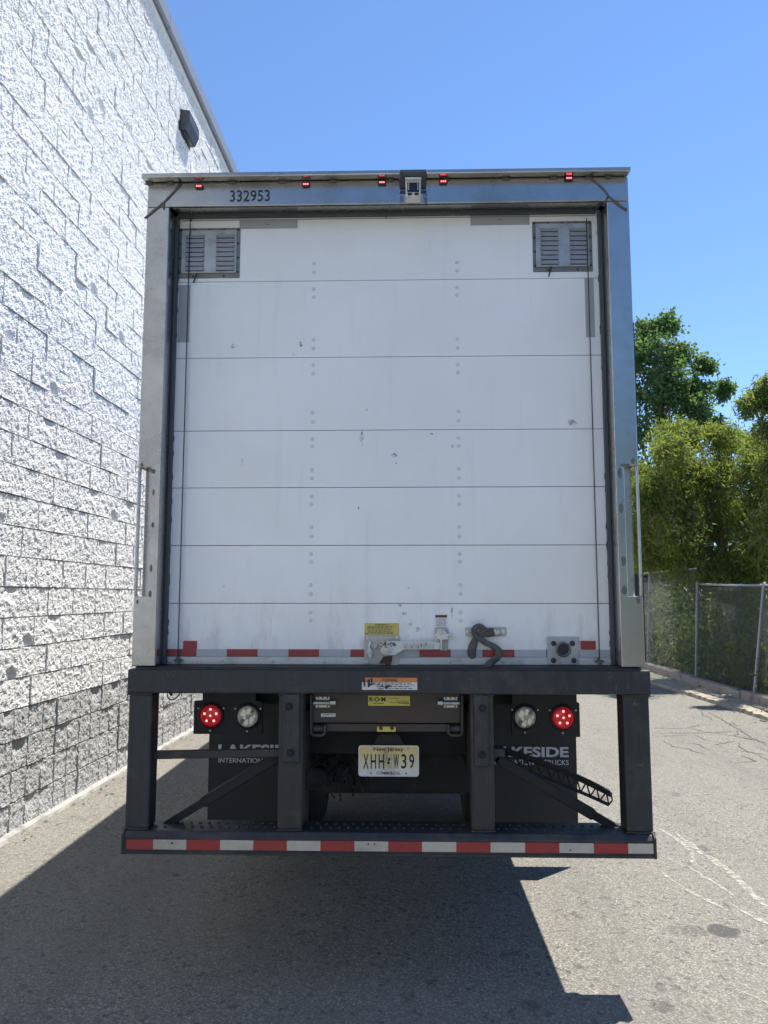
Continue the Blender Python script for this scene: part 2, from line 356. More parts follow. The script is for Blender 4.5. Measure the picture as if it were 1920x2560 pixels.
fs = [(i, i + 1, n_ + i + 1, n_ + i) for i in range(n_ - 1)] + [(n_ + i, n_ + i + 1, 2 * n_ + i + 1, 2 * n_ + i) for i in range(n_ - 1)]
vg.add(vs, fs); o = obj('concrete_verge', vg, M_verge); o['kind'] = 'structure'
M_kerb = worn('old_concrete_kerb', (.33, .285, .245), (.27, .23, .2), (.8, .95), 0, 5, dirt=(.14, .12, .10), dscale=5, dlo=.52, dhi=.75, bmp=.5, bscale=50, rand=True)
kb = bpy.data.objects.new('kerb', None); COL.objects.link(kb); kb['kind'] = 'structure'; kb['local'] = 1
ky = -12.0
cuts = [-12, -9, -6, -3, 0, 3.2, 6.4, 9.35, 11.55, 14.6, 17.6, 20.6, 24, 27, 30, 34]
for i in range(len(cuts) - 1):
    a, b = cuts[i] + .012, cuts[i + 1] - .012
    q = G(); dx = rnd.uniform(-.012, .012); dz = rnd.uniform(-.012, .012)
    q.prismx([(a, .0), (b, .0), (b, .2 + dz), (a, .2 + dz)], 5.43 + dx, 5.63 + dx)
    obj('kerb_section', q, M_kerb, kb, bev=.025)

# cracks and scuffs: thin irregular sheets just above the asphalt
def ribbon(g, pts, w, z=.004, jit=.02, step=.06, seed=0):
    r2 = random.Random(seed); P = []
    for (ax, ay), (bx, by) in zip(pts[:-1], pts[1:]):
        L = math.hypot(bx - ax, by - ay); k = max(1, int(L / step))
        for j in range(k): t = j / k; P.append((ax + (bx - ax) * t + r2.gauss(0, jit), ay + (by - ay) * t + r2.gauss(0, jit)))
    P.append(pts[-1]); vs = []
    for i, (x, y) in enumerate(P):
        a = P[max(i - 1, 0)]; b = P[min(i + 1, len(P) - 1)]; tx, ty = b[0] - a[0], b[1] - a[1]; L = math.hypot(tx, ty) or 1
        ww = w * r2.uniform(.35, 1.2) * min(1, (i + .3) / 3, (len(P) - i) / 3)
        vs += [(x - ty / L * ww / 2, y + tx / L * ww / 2, z), (x + ty / L * ww / 2, y - tx / L * ww / 2, z)]
    g.add(vs, [(2 * i, 2 * i + 1, 2 * i + 3, 2 * i + 2) for i in range(len(P) - 1)])
Z7 = lambda x, y: GR(1550 + x / 3.073, 1380 + y / 3.073)
cracks = [[(670, 1225), (800, 1300), (905, 1360), (1000, 1420), (1137, 1490)], [(905, 1360), (905, 1400), (870, 1410)], [(905, 1455), (910, 1490), (980, 1530), (1060, 1560), (1137, 1600)],
          [(520, 1355), (600, 1330), (720, 1330)], [(230, 1355), (520, 1355), (650, 1380), (860, 1410), (950, 1430), (1137, 1470)], [(230, 1390), (500, 1392), (700, 1390), (860, 1380)],
          [(230, 1418), (540, 1412)], [(330, 1445), (400, 1495), (530, 1515), (660, 1560)], [(560, 1405), (640, 1440), (800, 1470)], [(470, 1465), (600, 1480), (690, 1525)],
          [(760, 1600), (880, 1615), (1050, 1610), (970, 1580), (930, 1565)], [(1050, 1635), (1137, 1640)], [(625, 1225), (640, 1250), (720, 1300)], [(780, 1500), (900, 1525), (1000, 1540), (1137, 1560)],
          [(690, 1490), (800, 1470), (900, 1455)], [(1000, 1420), (960, 1440), (940, 1420)], [(1137, 1490), (1300, 1560), (1500, 1600)], [(1137, 1600), (1350, 1680)], [(860, 1300), (900, 1340)], [(1070, 1490), (1137, 1530), (1300, 1580)]]
M_crack = flat('dark_crack', (.11, .105, .095), .9)  # one even dark tone for all the asphalt cracks
M_crack.node_tree.nodes['Principled BSDF'].inputs['Specular IOR Level'].default_value = .1
for i, c in enumerate(cracks):
    q = G(); ribbon(q, [Z7(*p) for p in c], .019, .004, .012, .08, i); obj('crack', q, M_crack, ground)
Z5 = lambda x, y: GR(1200 + x / 2.304, 2050 + y / 2.304)
M_scuff = patchy_alpha('chalky_scuff', (.50, .48, .42), .38, .62, 26)
scuffs = [([(1010, 40), (1100, 95), (1190, 150), (1230, 200), (1215, 250)], .028), ([(1120, 70), (1230, 160), (1330, 225), (1450, 310), (1560, 420), (1700, 540)], .035), ([(1025, 285), (1100, 345), (1200, 410), (1340, 480), (1430, 525)], .02),
          ([(1430, 480), (1520, 530), (1600, 575), (1700, 620)], .024), ([(1465, 775), (1560, 808), (1720, 870)], .02), ([(1050, 215), (1100, 235), (1160, 262)], .02), ([(1200, 270), (1330, 350), (1460, 440)], .02), ([(1480, 980), (1600, 1030), (1720, 1090)], .03)]
for i, (c, w) in enumerate(scuffs):
    q = G(); ribbon(q, [Z5(*p) for p in c], w * 1.6, .004, .004, .05, 40 + i); obj('scuff_mark', q, M_scuff, ground)

# ------------------------------------------------------------------ block wall building
C_ = .2237; BZ = .012; WA = math.atan2(1, .02)
bld = thing('store_building', (-2.89, 2.0, 0), 'tall white split face block wall of a store along the left side', 'building'); bld['local'] = 1
bld.rotation_euler = (0, 0, WA)                # local x runs along the wall, local -y faces the truck
M_blk = block_material('white_painted_block', (.78, .775, .76), (.72, .715, .70), (.64, .635, .625))
M_blkg = block_material('grey_painted_block', (.50, .50, .495), (.44, .44, .435), (.34, .34, .34))
M_mort = worn('painted_mortar', (.60, .60, .59), (.48, .48, .47), (.8, .9), 0, 20, bmp=.6, bscale=80)
def fbm(nx, nz, lx, lz, rng, oct0, octs, gain):
    xs = np.linspace(0, lx, nx); zs = np.linspace(0, lz, nz); out = np.zeros((nz, nx)); amp = 1; fr = oct0
    for _ in range(octs):
        gxn, gzn = int(lx * fr) + 3, int(lz * fr) + 3; lat = rng.standard_normal((gzn, gxn))
        u = xs * fr; w = zs * fr; iu = u.astype(int); iw = w.astype(int); fu = u - iu; fw = w - iw; fu = fu * fu * (3 - 2 * fu); fw = fw * fw * (3 - 2 * fw)
        a = lat[np.ix_(iw, iu)]; b = lat[np.ix_(iw, iu + 1)]; c = lat[np.ix_(iw + 1, iu)]; d = lat[np.ix_(iw + 1, iu + 1)]
        out += amp * ((a * (1 - fu) + b * fu) * (1 - fw)[:, None] + (c * (1 - fu) + d * fu) * fw[:, None]); amp *= gain; fr *= 2.1
    return out
def block_arrays(L, H, nx, nz, rng):
    """rough split face: a grid pushed out of the wall plane, with sides going back to the mortar"""
    h = fbm(nx, nz, L, H, rng, 25, 4, .78) * .0025 + fbm(nx, nz, L, H, rng, 6, 1, 1) * .0012
    xs = np.linspace(0, L, nx); zs = np.linspace(0, H, nz); X, Zg = np.meshgrid(xs, zs)
    base = .026 + rng.normal(0, .002) + (.011 if rng.random() < .06 else 0) + (X / L - .5) * rng.normal(0, .0032) + (Zg / H - .5) * rng.normal(0, .003)
    if rng.random() < .12:                      # a chunk broken off one corner
        cx, cz, rr = rng.uniform(0, L), rng.choice([0, H]), rng.uniform(.05, .12)
        base = base - .022 * np.clip(1 - np.hypot(X - cx, Zg - cz) / rr, 0, 1) ** .6
    F = np.clip(base + h, .004, .075)
    jx = rng.normal(0, .0016, F.shape); jz = rng.normal(0, .0014, F.shape); jx[:, [0, -1]] = 0; jz[[0, -1], :] = 0
    P = np.stack([X + jx, -F, Zg + jz], -1).reshape(-1, 3)
    q = np.arange(nx * nz).reshape(nz, nx); faces = [tuple(t) for t in np.stack([q[:-1, :-1], q[:-1, 1:], q[1:, 1:], q[1:, :-1]], -1).reshape(-1, 4).tolist()]
    loop = list(q[0, :]) + list(q[1:, -1]) + list(q[-1, -2::-1]) + list(q[-2:0:-1, 0]); n0 = len(P)
    back = P[loop].copy(); back[:, 1] = .02; P = np.vstack([P, back]); k = len(loop)
    faces += [(int(loop[i]), n0 + i, n0 + (i + 1) % k, int(loop[(i + 1) % k])) for i in range(k)]
    return P, faces
rb = np.random.default_rng(5); JG = .011
def variants(L, nx, nz, cnt): return [block_arrays(L - JG, C_ - JG, nx, nz, rb) for _ in range(cnt)]
VFULL = variants(2 * C_, 46, 24, 22); VHALF = variants(C_, 24, 24, 16)
VLOW = variants(2 * C_, 6, 4, 6); VLOWH = variants(C_, 4, 4, 6)
def to_mesh(name, P, F, mat):
    me = bpy.data.meshes.new(name); me.from_pydata(P.tolist(), [], F); me.materials.append(mat); me.update(); return me
MFULL = [to_mesh('block', P, F, M_blk) for P, F in VFULL]; MHALF = [to_mesh('block', P, F, M_blkg) for P, F in VHALF]
def world_of(lx, lz, ly=0.0):
    c, s = math.cos(WA), math.sin(WA); return -2.89 + lx * c - ly * s, 2.0 + lx * s + ly * c, lz
slots = []
NROW = 37
for r_ in range(NROW):
    z = BZ + r_ * C_; L = C_ if r_ < 4 else 2 * C_; off = 0 if (r_ < 4 or r_ % 2) else C_
    k0 = int(-17 / L); k1 = int(34 / L)
    for k in range(k0, k1):
        x = k * L + off + .11
        wx, wy, wz = world_of(x + L / 2, z + C_ / 2)
        area = 0; vis = False
        if wy > -1.5:
            px, py, dep = PJ(wx, wy, wz)
            if dep > .5 and -70 < px < 640 and -90 < py < 2200:
                # hidden where the truck stands in front
                if not (px > 385 and 440 < py < 1660) : vis = True
                area = 1 / dep ** 3
        slots.append((area if vis else 0, vis, r_, x, z, wy))
order = sorted([s for s in slots if s[1]], key=lambda s: -s[0])
named = set((s[2], s[3]) for s in order[:296])
stuff = {'w': ([], [], 0), 'g': ([], [], 0)}; SV = {'w': [], 'g': []}; SF = {'w': [], 'g': []}; SN = {'w': 0, 'g': 0}
for area, vis, r_, x, z, wy in slots:
    half = r_ < 4
    if (r_, x) in named:
        me = rb.choice(len(MHALF)) if half else rb.choice(len(MFULL))
        o = link('block', (MHALF if half else MFULL)[me], None, bld, loc=(x, rb.normal(0, .003), z))
    else:
        P, F = (VHALF[rb.choice(len(VHALF))] if half else VFULL[rb.choice(len(VFULL))]) if vis else (VLOWH[rb.choice(6)] if half else VLOW[rb.choice(6)])
        k = 'g' if half else 'w'
        SV[k].append(P + np.array([x, rb.normal(0, .003), z])); o0 = SN[k]; SF[k] += [tuple(i + o0 for i in f) for f in F]; SN[k] += len(P)
for k, mt in (('w', M_blk), ('g', M_blkg)):
    me = to_mesh('far_blocks', np.vstack(SV[k]), SF[k], mt); link('far_blocks', me, None, bld, kind='stuff')
TOPZ = BZ + NROW * C_
q = G(); q.box(-17.2, 34.2, .004, .25, -.3, TOPZ + .02); obj('mortar_core', q, M_mort, bld)
M_foot = worn('concrete_footing', (.36, .35, .33), (.28, .27, .25), (.85, .95), 0, 6, dirt=(.12, .115, .1), dscale=6, bmp=.5, bscale=40)
M_roof = worn('flat_roof', (.3, .3, .3), (.25, .25, .25), (.8, .9))
ft = G(); nn = 400; A_ = []
for i in range(nn + 1):
    a = -17 + 51 * i / nn; A_ += [(a, -.085 - .012 * rb.random(), -.01), (a, -.072 - .012 * rb.random(), .018 + .008 * rb.random()), (a, -.01, .024 + .012 * rb.random())]
ft.add(A_, [(3 * i + k, 3 * i + 3 + k, 3 * i + 4 + k, 3 * i + 1 + k) for i in range(nn) for k in (0, 1)])
obj('footing', ft, M_foot, bld)
M_cope = worn('coping_metal', (.33, .335, .35), (.28, .285, .30), (.35, .5), .5, 2)
M_copew = worn('coping_trim_white', (.72, .72, .72), (.66, .66, .66), (.5, .6))
q = G(); q.box(-17.2, 34.2, -.055, .02, TOPZ - .012, TOPZ + .035); obj('coping_trim', q, M_copew, bld)
q = G(); q.box(-17.2, 34.2, -.03, .03, TOPZ + .036, TOPZ + .075); obj('coping_groove', q, M_seal, bld)
ax = -17.2
for i in range(18):
    b = ax + 2.85; q = G(); q.prismx([(-.085, TOPZ + .07), (-.1, TOPZ + .09), (-.1, TOPZ + .26), (.30, TOPZ + .29), (.30, TOPZ + .07)], ax + .004, b - .004); obj('coping', q, M_cope, bld); ax = b
q = G(); q.box(-17.2, 34.2, .31, 18, -.1, TOPZ + .05); obj('building_shell', q, M_roof, bld)
# wall pack lamp
wp = thing('wall_lamp', (-2.785, 5.62, 7.66), 'dark boxy lamp mounted high on the white block wall under the coping', 'lamp'); wp['local'] = 1
wp.rotation_euler = (0, 0, WA)
M_lamp = worn('dark_lamp_housing', (.07, .075, .09), (.05, .055, .065), (.4, .55), .3, 6)
q = G(); q.prismx([(.04, -.13), (-.07, -.13), (-.12, -.02), (-.12, .11), (.04, .14)], -.21, .21); obj('housing', q, M_lamp, wp, bev=.008)
q = G(); q.box(-.17, .17, -.06, .0, -.142, -.133); obj('lens', q, M_glass, wp)
q = G(); q.box(-.23, .23, .0, .055, -.15, .16); obj('back_plate', q, M_lamp, wp)

# ------------------------------------------------------------------ box truck
XL, XR = -1.272, 1.098                       # outer faces of the rear frame
XJL, XJR = -1.160, .990                      # inner faces of its posts
ZB, ZH, ZT = 1.405, 3.646, 3.772             # sill, header bottom, header top
YD = .13                                     # door face
T = thing('box_truck', (-.087, 0, 0), 'white roll up door box truck seen from behind with black step bumper', 'truck')
q = G()                                      # box body: walls, roof, floor
q.box(XL + .02, XL + .06, .10, 7.9, 1.30, 3.74).box(XR - .06, XR - .02, .10, 7.9, 1.30, 3.74).box(XL + .02, XR - .02, .16, 7.9, 3.742, 3.79).box(XL + .061, XR - .061, 7.85, 7.9, 1.3, 3.74)
obj('cargo_body', q, M_box, T)
q = G().box(XL + .061, XR - .061, .16, 7.84, 1.27, 1.36); obj('cargo_floor', q, M_under, T)
for yy_ in np.arange(.5, 7.8, .4):
    q = G().box(XL + .24, XR - .24, yy_, yy_ + .05, 1.17, 1.268); obj('cross_member', q, M_under, T)
for s in (-1, 1):
    x = -.087 + s * .43
    q = G().box(x - .04, x + .04, .28, 10.2, .88, 1.165); obj('chassis_rail', q, M_under, T)
# rear frame: header and posts
q = G(); q.box(XL, XR, 0, .011, ZH + .001, ZT - .001); q.box(XL + .013, XR - .013, .0112, .15, ZH + .02, ZT - .001); hdr = obj('rear_header', q, M_steel, T, bev=.006)
q = G(); cbx = RC(999, 425, 1066, 478, -.02)
for a, b in ((XL - .012, cbx[0]), (cbx[1], XR - .004)):
    q.prismx([(.02, ZT + .002), (-.056, ZT - .005), (-.060, ZT - .003), (-.060, ZT + .017), (.02, ZT + .030), (.16, ZT + .030), (.16, ZT + .002)], a, b)
hood = obj('header_hood', q, M_steel, T, bev=.003)
q = G(); q.prismx([(0, ZT + .003), (-.006, ZT - .05), (-.062, ZT + .005), (-.058, ZT + .018), (.16, ZT + .029), (.16, ZT + .003)], cbx[0] + .001, cbx[1] - .001)
q.box(cbx[0] + .001, cbx[1] - .001, -.0055, -.001, 3.70, ZT - .06); cbr = obj('camera_bracket', q, M_bract, T)
def streak(px0, py0, px1, py1): 
    return RC(px0, py0, px1, py1, -.0012)
M_drip = patchy_alpha('rust_drip', (.10, .06, .04), .42, .62, 30)
for a in ((999, 470, 1008, 518), (1058, 472, 1068, 516), (1022, 490, 1040, 512)):
    x0, x1, z0, z1 = streak(*a); q = G(); q.add([(x0, -.0012, z0), (x1, -.0012, z0), (x1, -.0012, z1), (x0, -.0012, z1)], [(0, 1, 2, 3)]); obj('rust_drip', q, M_drip, hdr)
# camera
cx0, cx1, cz0, cz1 = RC(1014, 451, 1052, 491, -.075)
rv = G(); rv.prismx([(-.075, cz1), (-.075, cz0), (-.02, cz0 - .004), (-.006, cz0 + .01), (-.006, cz1 - .005)], cx0, cx1); rvc = obj('rear_camera', rv, M_camw, T, bev=.004)
q = G(); q.prismx([(-.098, cz1 - .006), (-.098, cz1 + .002), (-.01, cz1 + .012), (-.01, cz1 + .001)], cx0 - .002, cx1 + .002); obj('sun_shade', q, M_camw, rvc)
q = G(); q.box(cx0 + .008, cx1 - .008, -.079, -.0745, cz0 + .022, cz1 - .014); obj('camera_window', q, M_glass, rvc)
q = G()
for k in range(3):
    for s in (-1, 1): q.box((cx0 + cx1) / 2 + s * .022 - .0015, (cx0 + cx1) / 2 + s * .022 + .0015, -.0805, -.0788, cz0 + .032 + k * .012, cz0 + .04 + k * .012)
obj('infrared_led', q, M_paper, rvc)
for s in (-1, 1):
    q = G(); q.box((cx0 + cx1) / 2 + s * .016 - .01, (cx0 + cx1) / 2 + s * .016 + .01, -.0775, -.0745, cz0 + .006, cz0 + .018); obj('dark_port', q, M_ink, rvc)
# fleet number
text('fleet_number', '332953', RC(575, 476, 674, 502, -.0025), -.0025, M_ink, hdr)
# hood weld line and weld blobs
q = G(); q.tube([(XL + .02, -.001, ZT - .004), (XR - .02, -.001, ZT - .004)], .002, 6); obj('weld_seam', q, M_weld, hdr)
for px, py in ((372, 455), (426, 455), (580, 453), (705, 451), (833, 449), (975, 446), (1115, 444), (1265, 440), (1383, 438), (1470, 436), (1520, 434)):
    x, z = U(px, py, -.003); q = G(); q.lathe((x, -.0005, ZT - .006 + rnd.uniform(-.003, .002)), [(1, -.004), (1.0, 0)], 12)
    q.v = [(x + (vx - x) * .022, vy, (ZT - .006) + (vz - (ZT - .006)) * .006) for vx, vy, vz in q.v]; obj('weld_spot', q, M_weld, hdr)
# posts, each with a notch for the grab handle
def post(side):
    s = -1 if side == 'L' else 1
    xo, xi = (XL, XJL) if s < 0 else (XR, XJR)
    zt = D(305, 1010)[1]; zb = D(300, 1288)[1]      # top and bottom of the notch
    xn = (XL + .066) if s < 0 else (XR - .066)
    yb = .10
    out = [(xo, ZB), (xo, zb), (xn, zb), (xn, zt), (xo, zt), (xo, ZH), (xi, ZH), (xi, ZB)]
    q = G(); q.prism(out, 0, .012)
    x0, x1 = sorted((xi, xi - s * -.012)); q.box(min(xi, xi + s * .012), max(xi, xi + s * .012), .0122, yb, ZB, ZH)
    q.box(min(xo, xo - s * .012), max(xo, xo - s * .012), .0122, .15, zt, ZH); q.box(min(xo, xo - s * .012), max(xo, xo - s * .012), .0122, .15, ZB, zb)
    p = obj('rear_post', q, M_steel, T, bev=.004)
    # recessed pocket behind the handle
    xr = xo - s * .018
    q = G(); q.box(min(xr, xn), max(xr, xn), .062, .068, zb - .005, zt + .005); q.box(min(xr, xn), max(xr, xn), .0125, .062, zb - .012, zb - .004); q.box(min(xr, xn), max(xr, xn), .0125, .062, zt + .004, zt + .012)
    q.box(min(xn, xn + s * .004), max(xn, xn + s * .004), .0125, .062, zb, zt); obj('handle_pocket', q, M_steel, p)
    q = G(); xh = xo - s * .007; q.tube([(xh, .045, zb - .02), (xh, .012, zb - .004), (xh, .006, zb + .03), (xh, .006, zt - .03), (xh, .012, zt + .004), (xh, .045, zt + .02)], .0085, 10); obj('grab_handle', q, M_zinc, p, smooth=True)
    if s < 0:
        ws = [(320 + a / 3.687, 1120 + b / 3.687, w, h) for a, b, w, h in ((128, 155, 14, 20), (232, 214, 22, 22), (234, 408, 10, 30), (228, 710, 13, 26), (212, 1108, 11, 34), (203, 1345, 14, 32), (87, 1418, 10, 22))]
    else:
        ws = [(1440 + a / 3.687, 1120 + b / 3.687, w, h) for a, b, w, h in ((525, 120, 14, 28), (455, 158, 46, 14), (405, 230, 18, 52), (417, 555, 18, 46), (438, 1042, 20, 46), (447, 1308, 24, 42), (575, 1402, 18, 32))]
    for px, py, w, h in ws:
        x, z = U(px, py, -.001); rx, rz = w / 3.687 / 530, h / 3.687 / 530
        q = G(); q.add([(x + rx * math.cos(t) * (1 + .12 * math.sin(3 * t + px)), -.0012, z + rz * math.sin(t)) for t in np.linspace(0, 2 * math.pi, 18)[:-1]], [tuple(range(17))]); obj('weld_spot', q, M_weld, p)
    return p
pL = post('L'); pR = post('R')
# diagonal weld beads where the header meets the posts
for pts in ([(362, 462), (430, 420), (455, 452)], ):
    pass
def bead(pts, r=.006):
    q = G(); q.tube([(*U(a, b, -.001)[:1], -.001, U(a, b, -.001)[1]) for a, b in pts], [r * rnd.uniform(.7, 1.3) for _ in pts], 6); return obj('weld_bead', q, M_bead, hdr, smooth=True)
bead([(362, 546), (378, 533), (395, 519), (411, 505), (424, 492), (437, 478), (447, 466), (455, 456)])
bead([(411, 505), (409, 515), (410, 524)], .005)
bead([(1466, 438), (1480, 449), (1495, 461), (1513, 478), (1521, 490), (1535, 503), (1550, 515), (1567, 526)])
bead([(1521, 490), (1514, 503), (1508, 515)], .005)
# header underside lip and door seal
q = G(); q.prismx([(.012, ZH - .003), (.10, ZH + .014), (.10, ZH + .018), (.012, ZH + .0008)], XJL + .013, XJR - .013); obj('header_lip', q, M_steel, T)
q = G(); q.box(XJL + .001, XJL + .017, .1, YD - .004, ZB + .002, ZH + .004).box(XJR - .017, XJR - .001, .1, YD - .004, ZB + .002, ZH + .004).box(XJL + .0175, XJR - .0245, .102, YD - .004, ZH - .001, ZH + .016); obj('door_seal', q, M_seal, T)
# torn edge of the seal
q = G()
r4 = random.Random(4)
for xe, sg in ((XJL + .017, 1), (XJR - .017, -1)):
    for k in range(16):
        z = r4.uniform(1.45, 3.5); q.prism([(xe, z), (xe + sg * r4.uniform(.002, .004), z + .006), (xe + sg * r4.uniform(.001, .004), z + r4.uniform(.012, .03)), (xe, z + .036)], YD - .006, YD - .0045)
obj('frayed_seal_edge', q, M_seal, T, kind='stuff')

# door panels with their hinge rivets
edges = [3.69, 3.312, 2.915, 2.544, 2.259, 1.975, 1.695, 1.442]
edges = [(a) for a in edges]
rg = G(); rg.lathe((0, 0, 0), [(.0095, 0), (.0095, -.0012), (.0075, -.0028), (.003, -.0032)], 14); RIV = rg.mesh('rivet'); RIV.materials.append(worn('painted_rivet', (.66, .67, .68), (.58, .59, .6), (.3, .45)))
rg = G(); rg.lathe((0, 0, 0), [(.0112, 0), (.0112, -.0004)], 14); RING = rg.mesh('rivet_shadow')
panels = []
for i in range(7):
    z1, z0 = edges[i], edges[i + 1]
    q = G(); x0, x1 = XJL + .004, XJR - .004
    q.prismx([(YD, z0 + .0018), (YD - .0, z1 - .0018), (YD + .006, z1 - .001), (YD + .03, z1 - .001), (YD + .03, z0 + .001), (YD + .006, z0 + .001)], x0, x1)
    p = obj('door_panel', q, M_door, T); panels.append(p)
    for xd in (D(675, 900, YD)[0], D(990, 900, YD)[0]):
        zs = ([z0 + .045, z0 + .09] if i < 6 else []) + ([z1 - .042, z1 - .082] if i > 0 else [])
        for z in zs: link('rivet', RIV, None, p, loc=(xd + rnd.uniform(-.001, .001), YD - .0003, z + rnd.uniform(-.002, .002)))
for k in range(5):                            # a few edge bolts in the top panel
    pass
for px, py in ((437, 602), (1491, 540), (1492, 581)):
    x, z = U(px, py, YD); link('rivet', RIV, None, panels[0], loc=(x, YD - .0003, z))
# top joint strip and its little eyelets
zs_ = D(660, 474, YD)[1]
q = G(); q.box(XJL + .026, XJR - .026, YD - .0022, YD - .0002, zs_ - .0015, zs_ + .0015); obj('panel_joint', q, M_ink3, panels[0])
for px, py in ((476, 548), (965, 538), (1451, 527)):
    x, z = U(px, py, YD - .01); q = G(); q.lathe((x, YD - .001, z), [(.005, 0), (.005, -.008), (.003, -.010)], 10).box(x - .002, x + .002, YD - .012, YD - .002, z - .012, z - .001); obj('eyelet', q, M_screw, panels[0])
# scuffs on the door: thin dark flakes of paint damage
M_chip = patchy_alpha('door_scuff', (.10, .095, .09), .45, .6, 55)
sc_list = [(752, 860, 7, 12), (735, 886, 6, 3), (986, 1138, 13, 10), (990, 1158, 5, 4), (1431, 1057, 20, 12), (1132, 1115, 6, 8), (606, 1155, 3, 14), (582, 866, 8, 10), (897, 1270, 4, 6), (917, 1025, 3, 5), (1220, 776, 3, 3), (1022, 1470, 4, 4), (1077, 1085, 10, 4), (905, 1095, 8, 30), (560, 1465, 3, 3), (1000, 1512, 10, 6), (1012, 1534, 10, 8), (1045, 1575, 14, 10), (1130, 1530, 4, 28), (1025, 1560, 8, 7)]
for px, py, w, h in sc_list:
    zz = U(px, py, YD - .002)[1]; x = U(px, py, YD - .002)[0]; rx, rz = w / 720, h / 720; p = [pp for pp, a, b in zip(panels, edges[:-1], edges[1:]) if b <= zz < a]; p = p[0] if p else panels[6]
    q = G(); q.add([(x + rx * math.cos(t) * r4.uniform(.5, 1.1), YD - .0016, zz + rz * math.sin(t) * r4.uniform(.5, 1.1)) for t in np.linspace(0, 2 * math.pi, 15)[:-1]], [tuple(range(14))]); obj('paint_scuff', q, M_chip, p)
# grey repair tape
for a in ((599, 551, 744, 571), (1176, 537, 1324, 562), (448, 713, 472, 856), (1461, 695, 1488, 843)):
    x0, x1, z0, z1 = RC(*a, YD); q = G(); q.box(x0, x1, YD - .0012, YD - .0002, z0, z1); obj('grey_tape', q, M_patch, T)
for a in ((664, 560, 674, 562), (1246, 548, 1256, 550)):
    x0, x1, z0, z1 = RC(*a, YD); q = G(); q.box(x0, x1, YD - .002, YD - .0013, z0, z1); obj('tape_print', q, M_ink3, T)
# bottom rail and reflective tape
zb0, zb1 = 1.404, 1.440
q = G(); q.box(XJL + .004, XJR - .004, YD - .006, YD + .03, zb0, zb1); rail = obj('door_bottom_rail', q, M_alu, T, bev=.003)
for px in (424, 554, 681, 810, 1125, 1258, 1528):
    x, z = U(px, 1653, YD - .007); q = G(); q.lathe((x, YD - .006, 1.421), [(.009, 0), (.009, -.002), (.005, -.004)], 12); obj('rivet', q, M_alu, rail)
text('stamped_mark', '75', RC(415, 1647, 430, 1659, YD - .0065), YD - .0066, M_ink3, rail)
def tape(px0, px1, mat, z0=1.441, z1=1.476, y=YD - .003, name='reflective_tape', par=T):
    x0 = U(px0, 1635, y)[0]; x1 = U(px1, 1635, y)[0]; q = G(); q.box(x0 + .0006, x1 - .0006, y - .001, y + .0027, z0, z1); return obj(name, q, mat, par)
bnd = [409, 491, 567, 644, 721, 798, 876, 955, 1048.6, 1127, 1206, 1286, 1366, 1447, 1528, 1539]
for i in range(len(bnd) - 1):
    tape(bnd[i], bnd[i + 1], M_red if i % 2 == 0 else M_grey)
tape(457, 492, M_red, 1.477, 1.515); tape(1452, 1490, M_redb, 1.477, 1.518)
# lift cables down each side of the door
for (a, b) in (((466, 545), (455, 1640)), ((1472, 528), (1492, 1645))):
    xa = U(a[0], a[1], YD - .02)[0]; xb = U(b[0], b[1], YD - .02)[0]; xm = (xa + xb) / 2
    q = G(); q.tube([(xm, YD - .02, ZH - .03), (xm, YD - .02, 1.43)], .0028, 6); q.tube([(xm, YD - .02, 1.43), (xm, YD - .012, 1.412)], .004, 6)
    cb = obj('lift_cable', q, M_cable, T)
    q = G(); q.prism([(xm - .025, 1.424), (xm - .012, 1.430), (xm + .014, 1.430), (xm + .028, 1.423), (xm + .014, 1.417), (xm - .014, 1.416)], YD - .012, YD - .006); q.tube([(xm - .006, YD - .02, 1.44), (xm + .006, YD - .02, 1.41)], .006, 8); obj('cable_anchor', q, M_weld, cb)
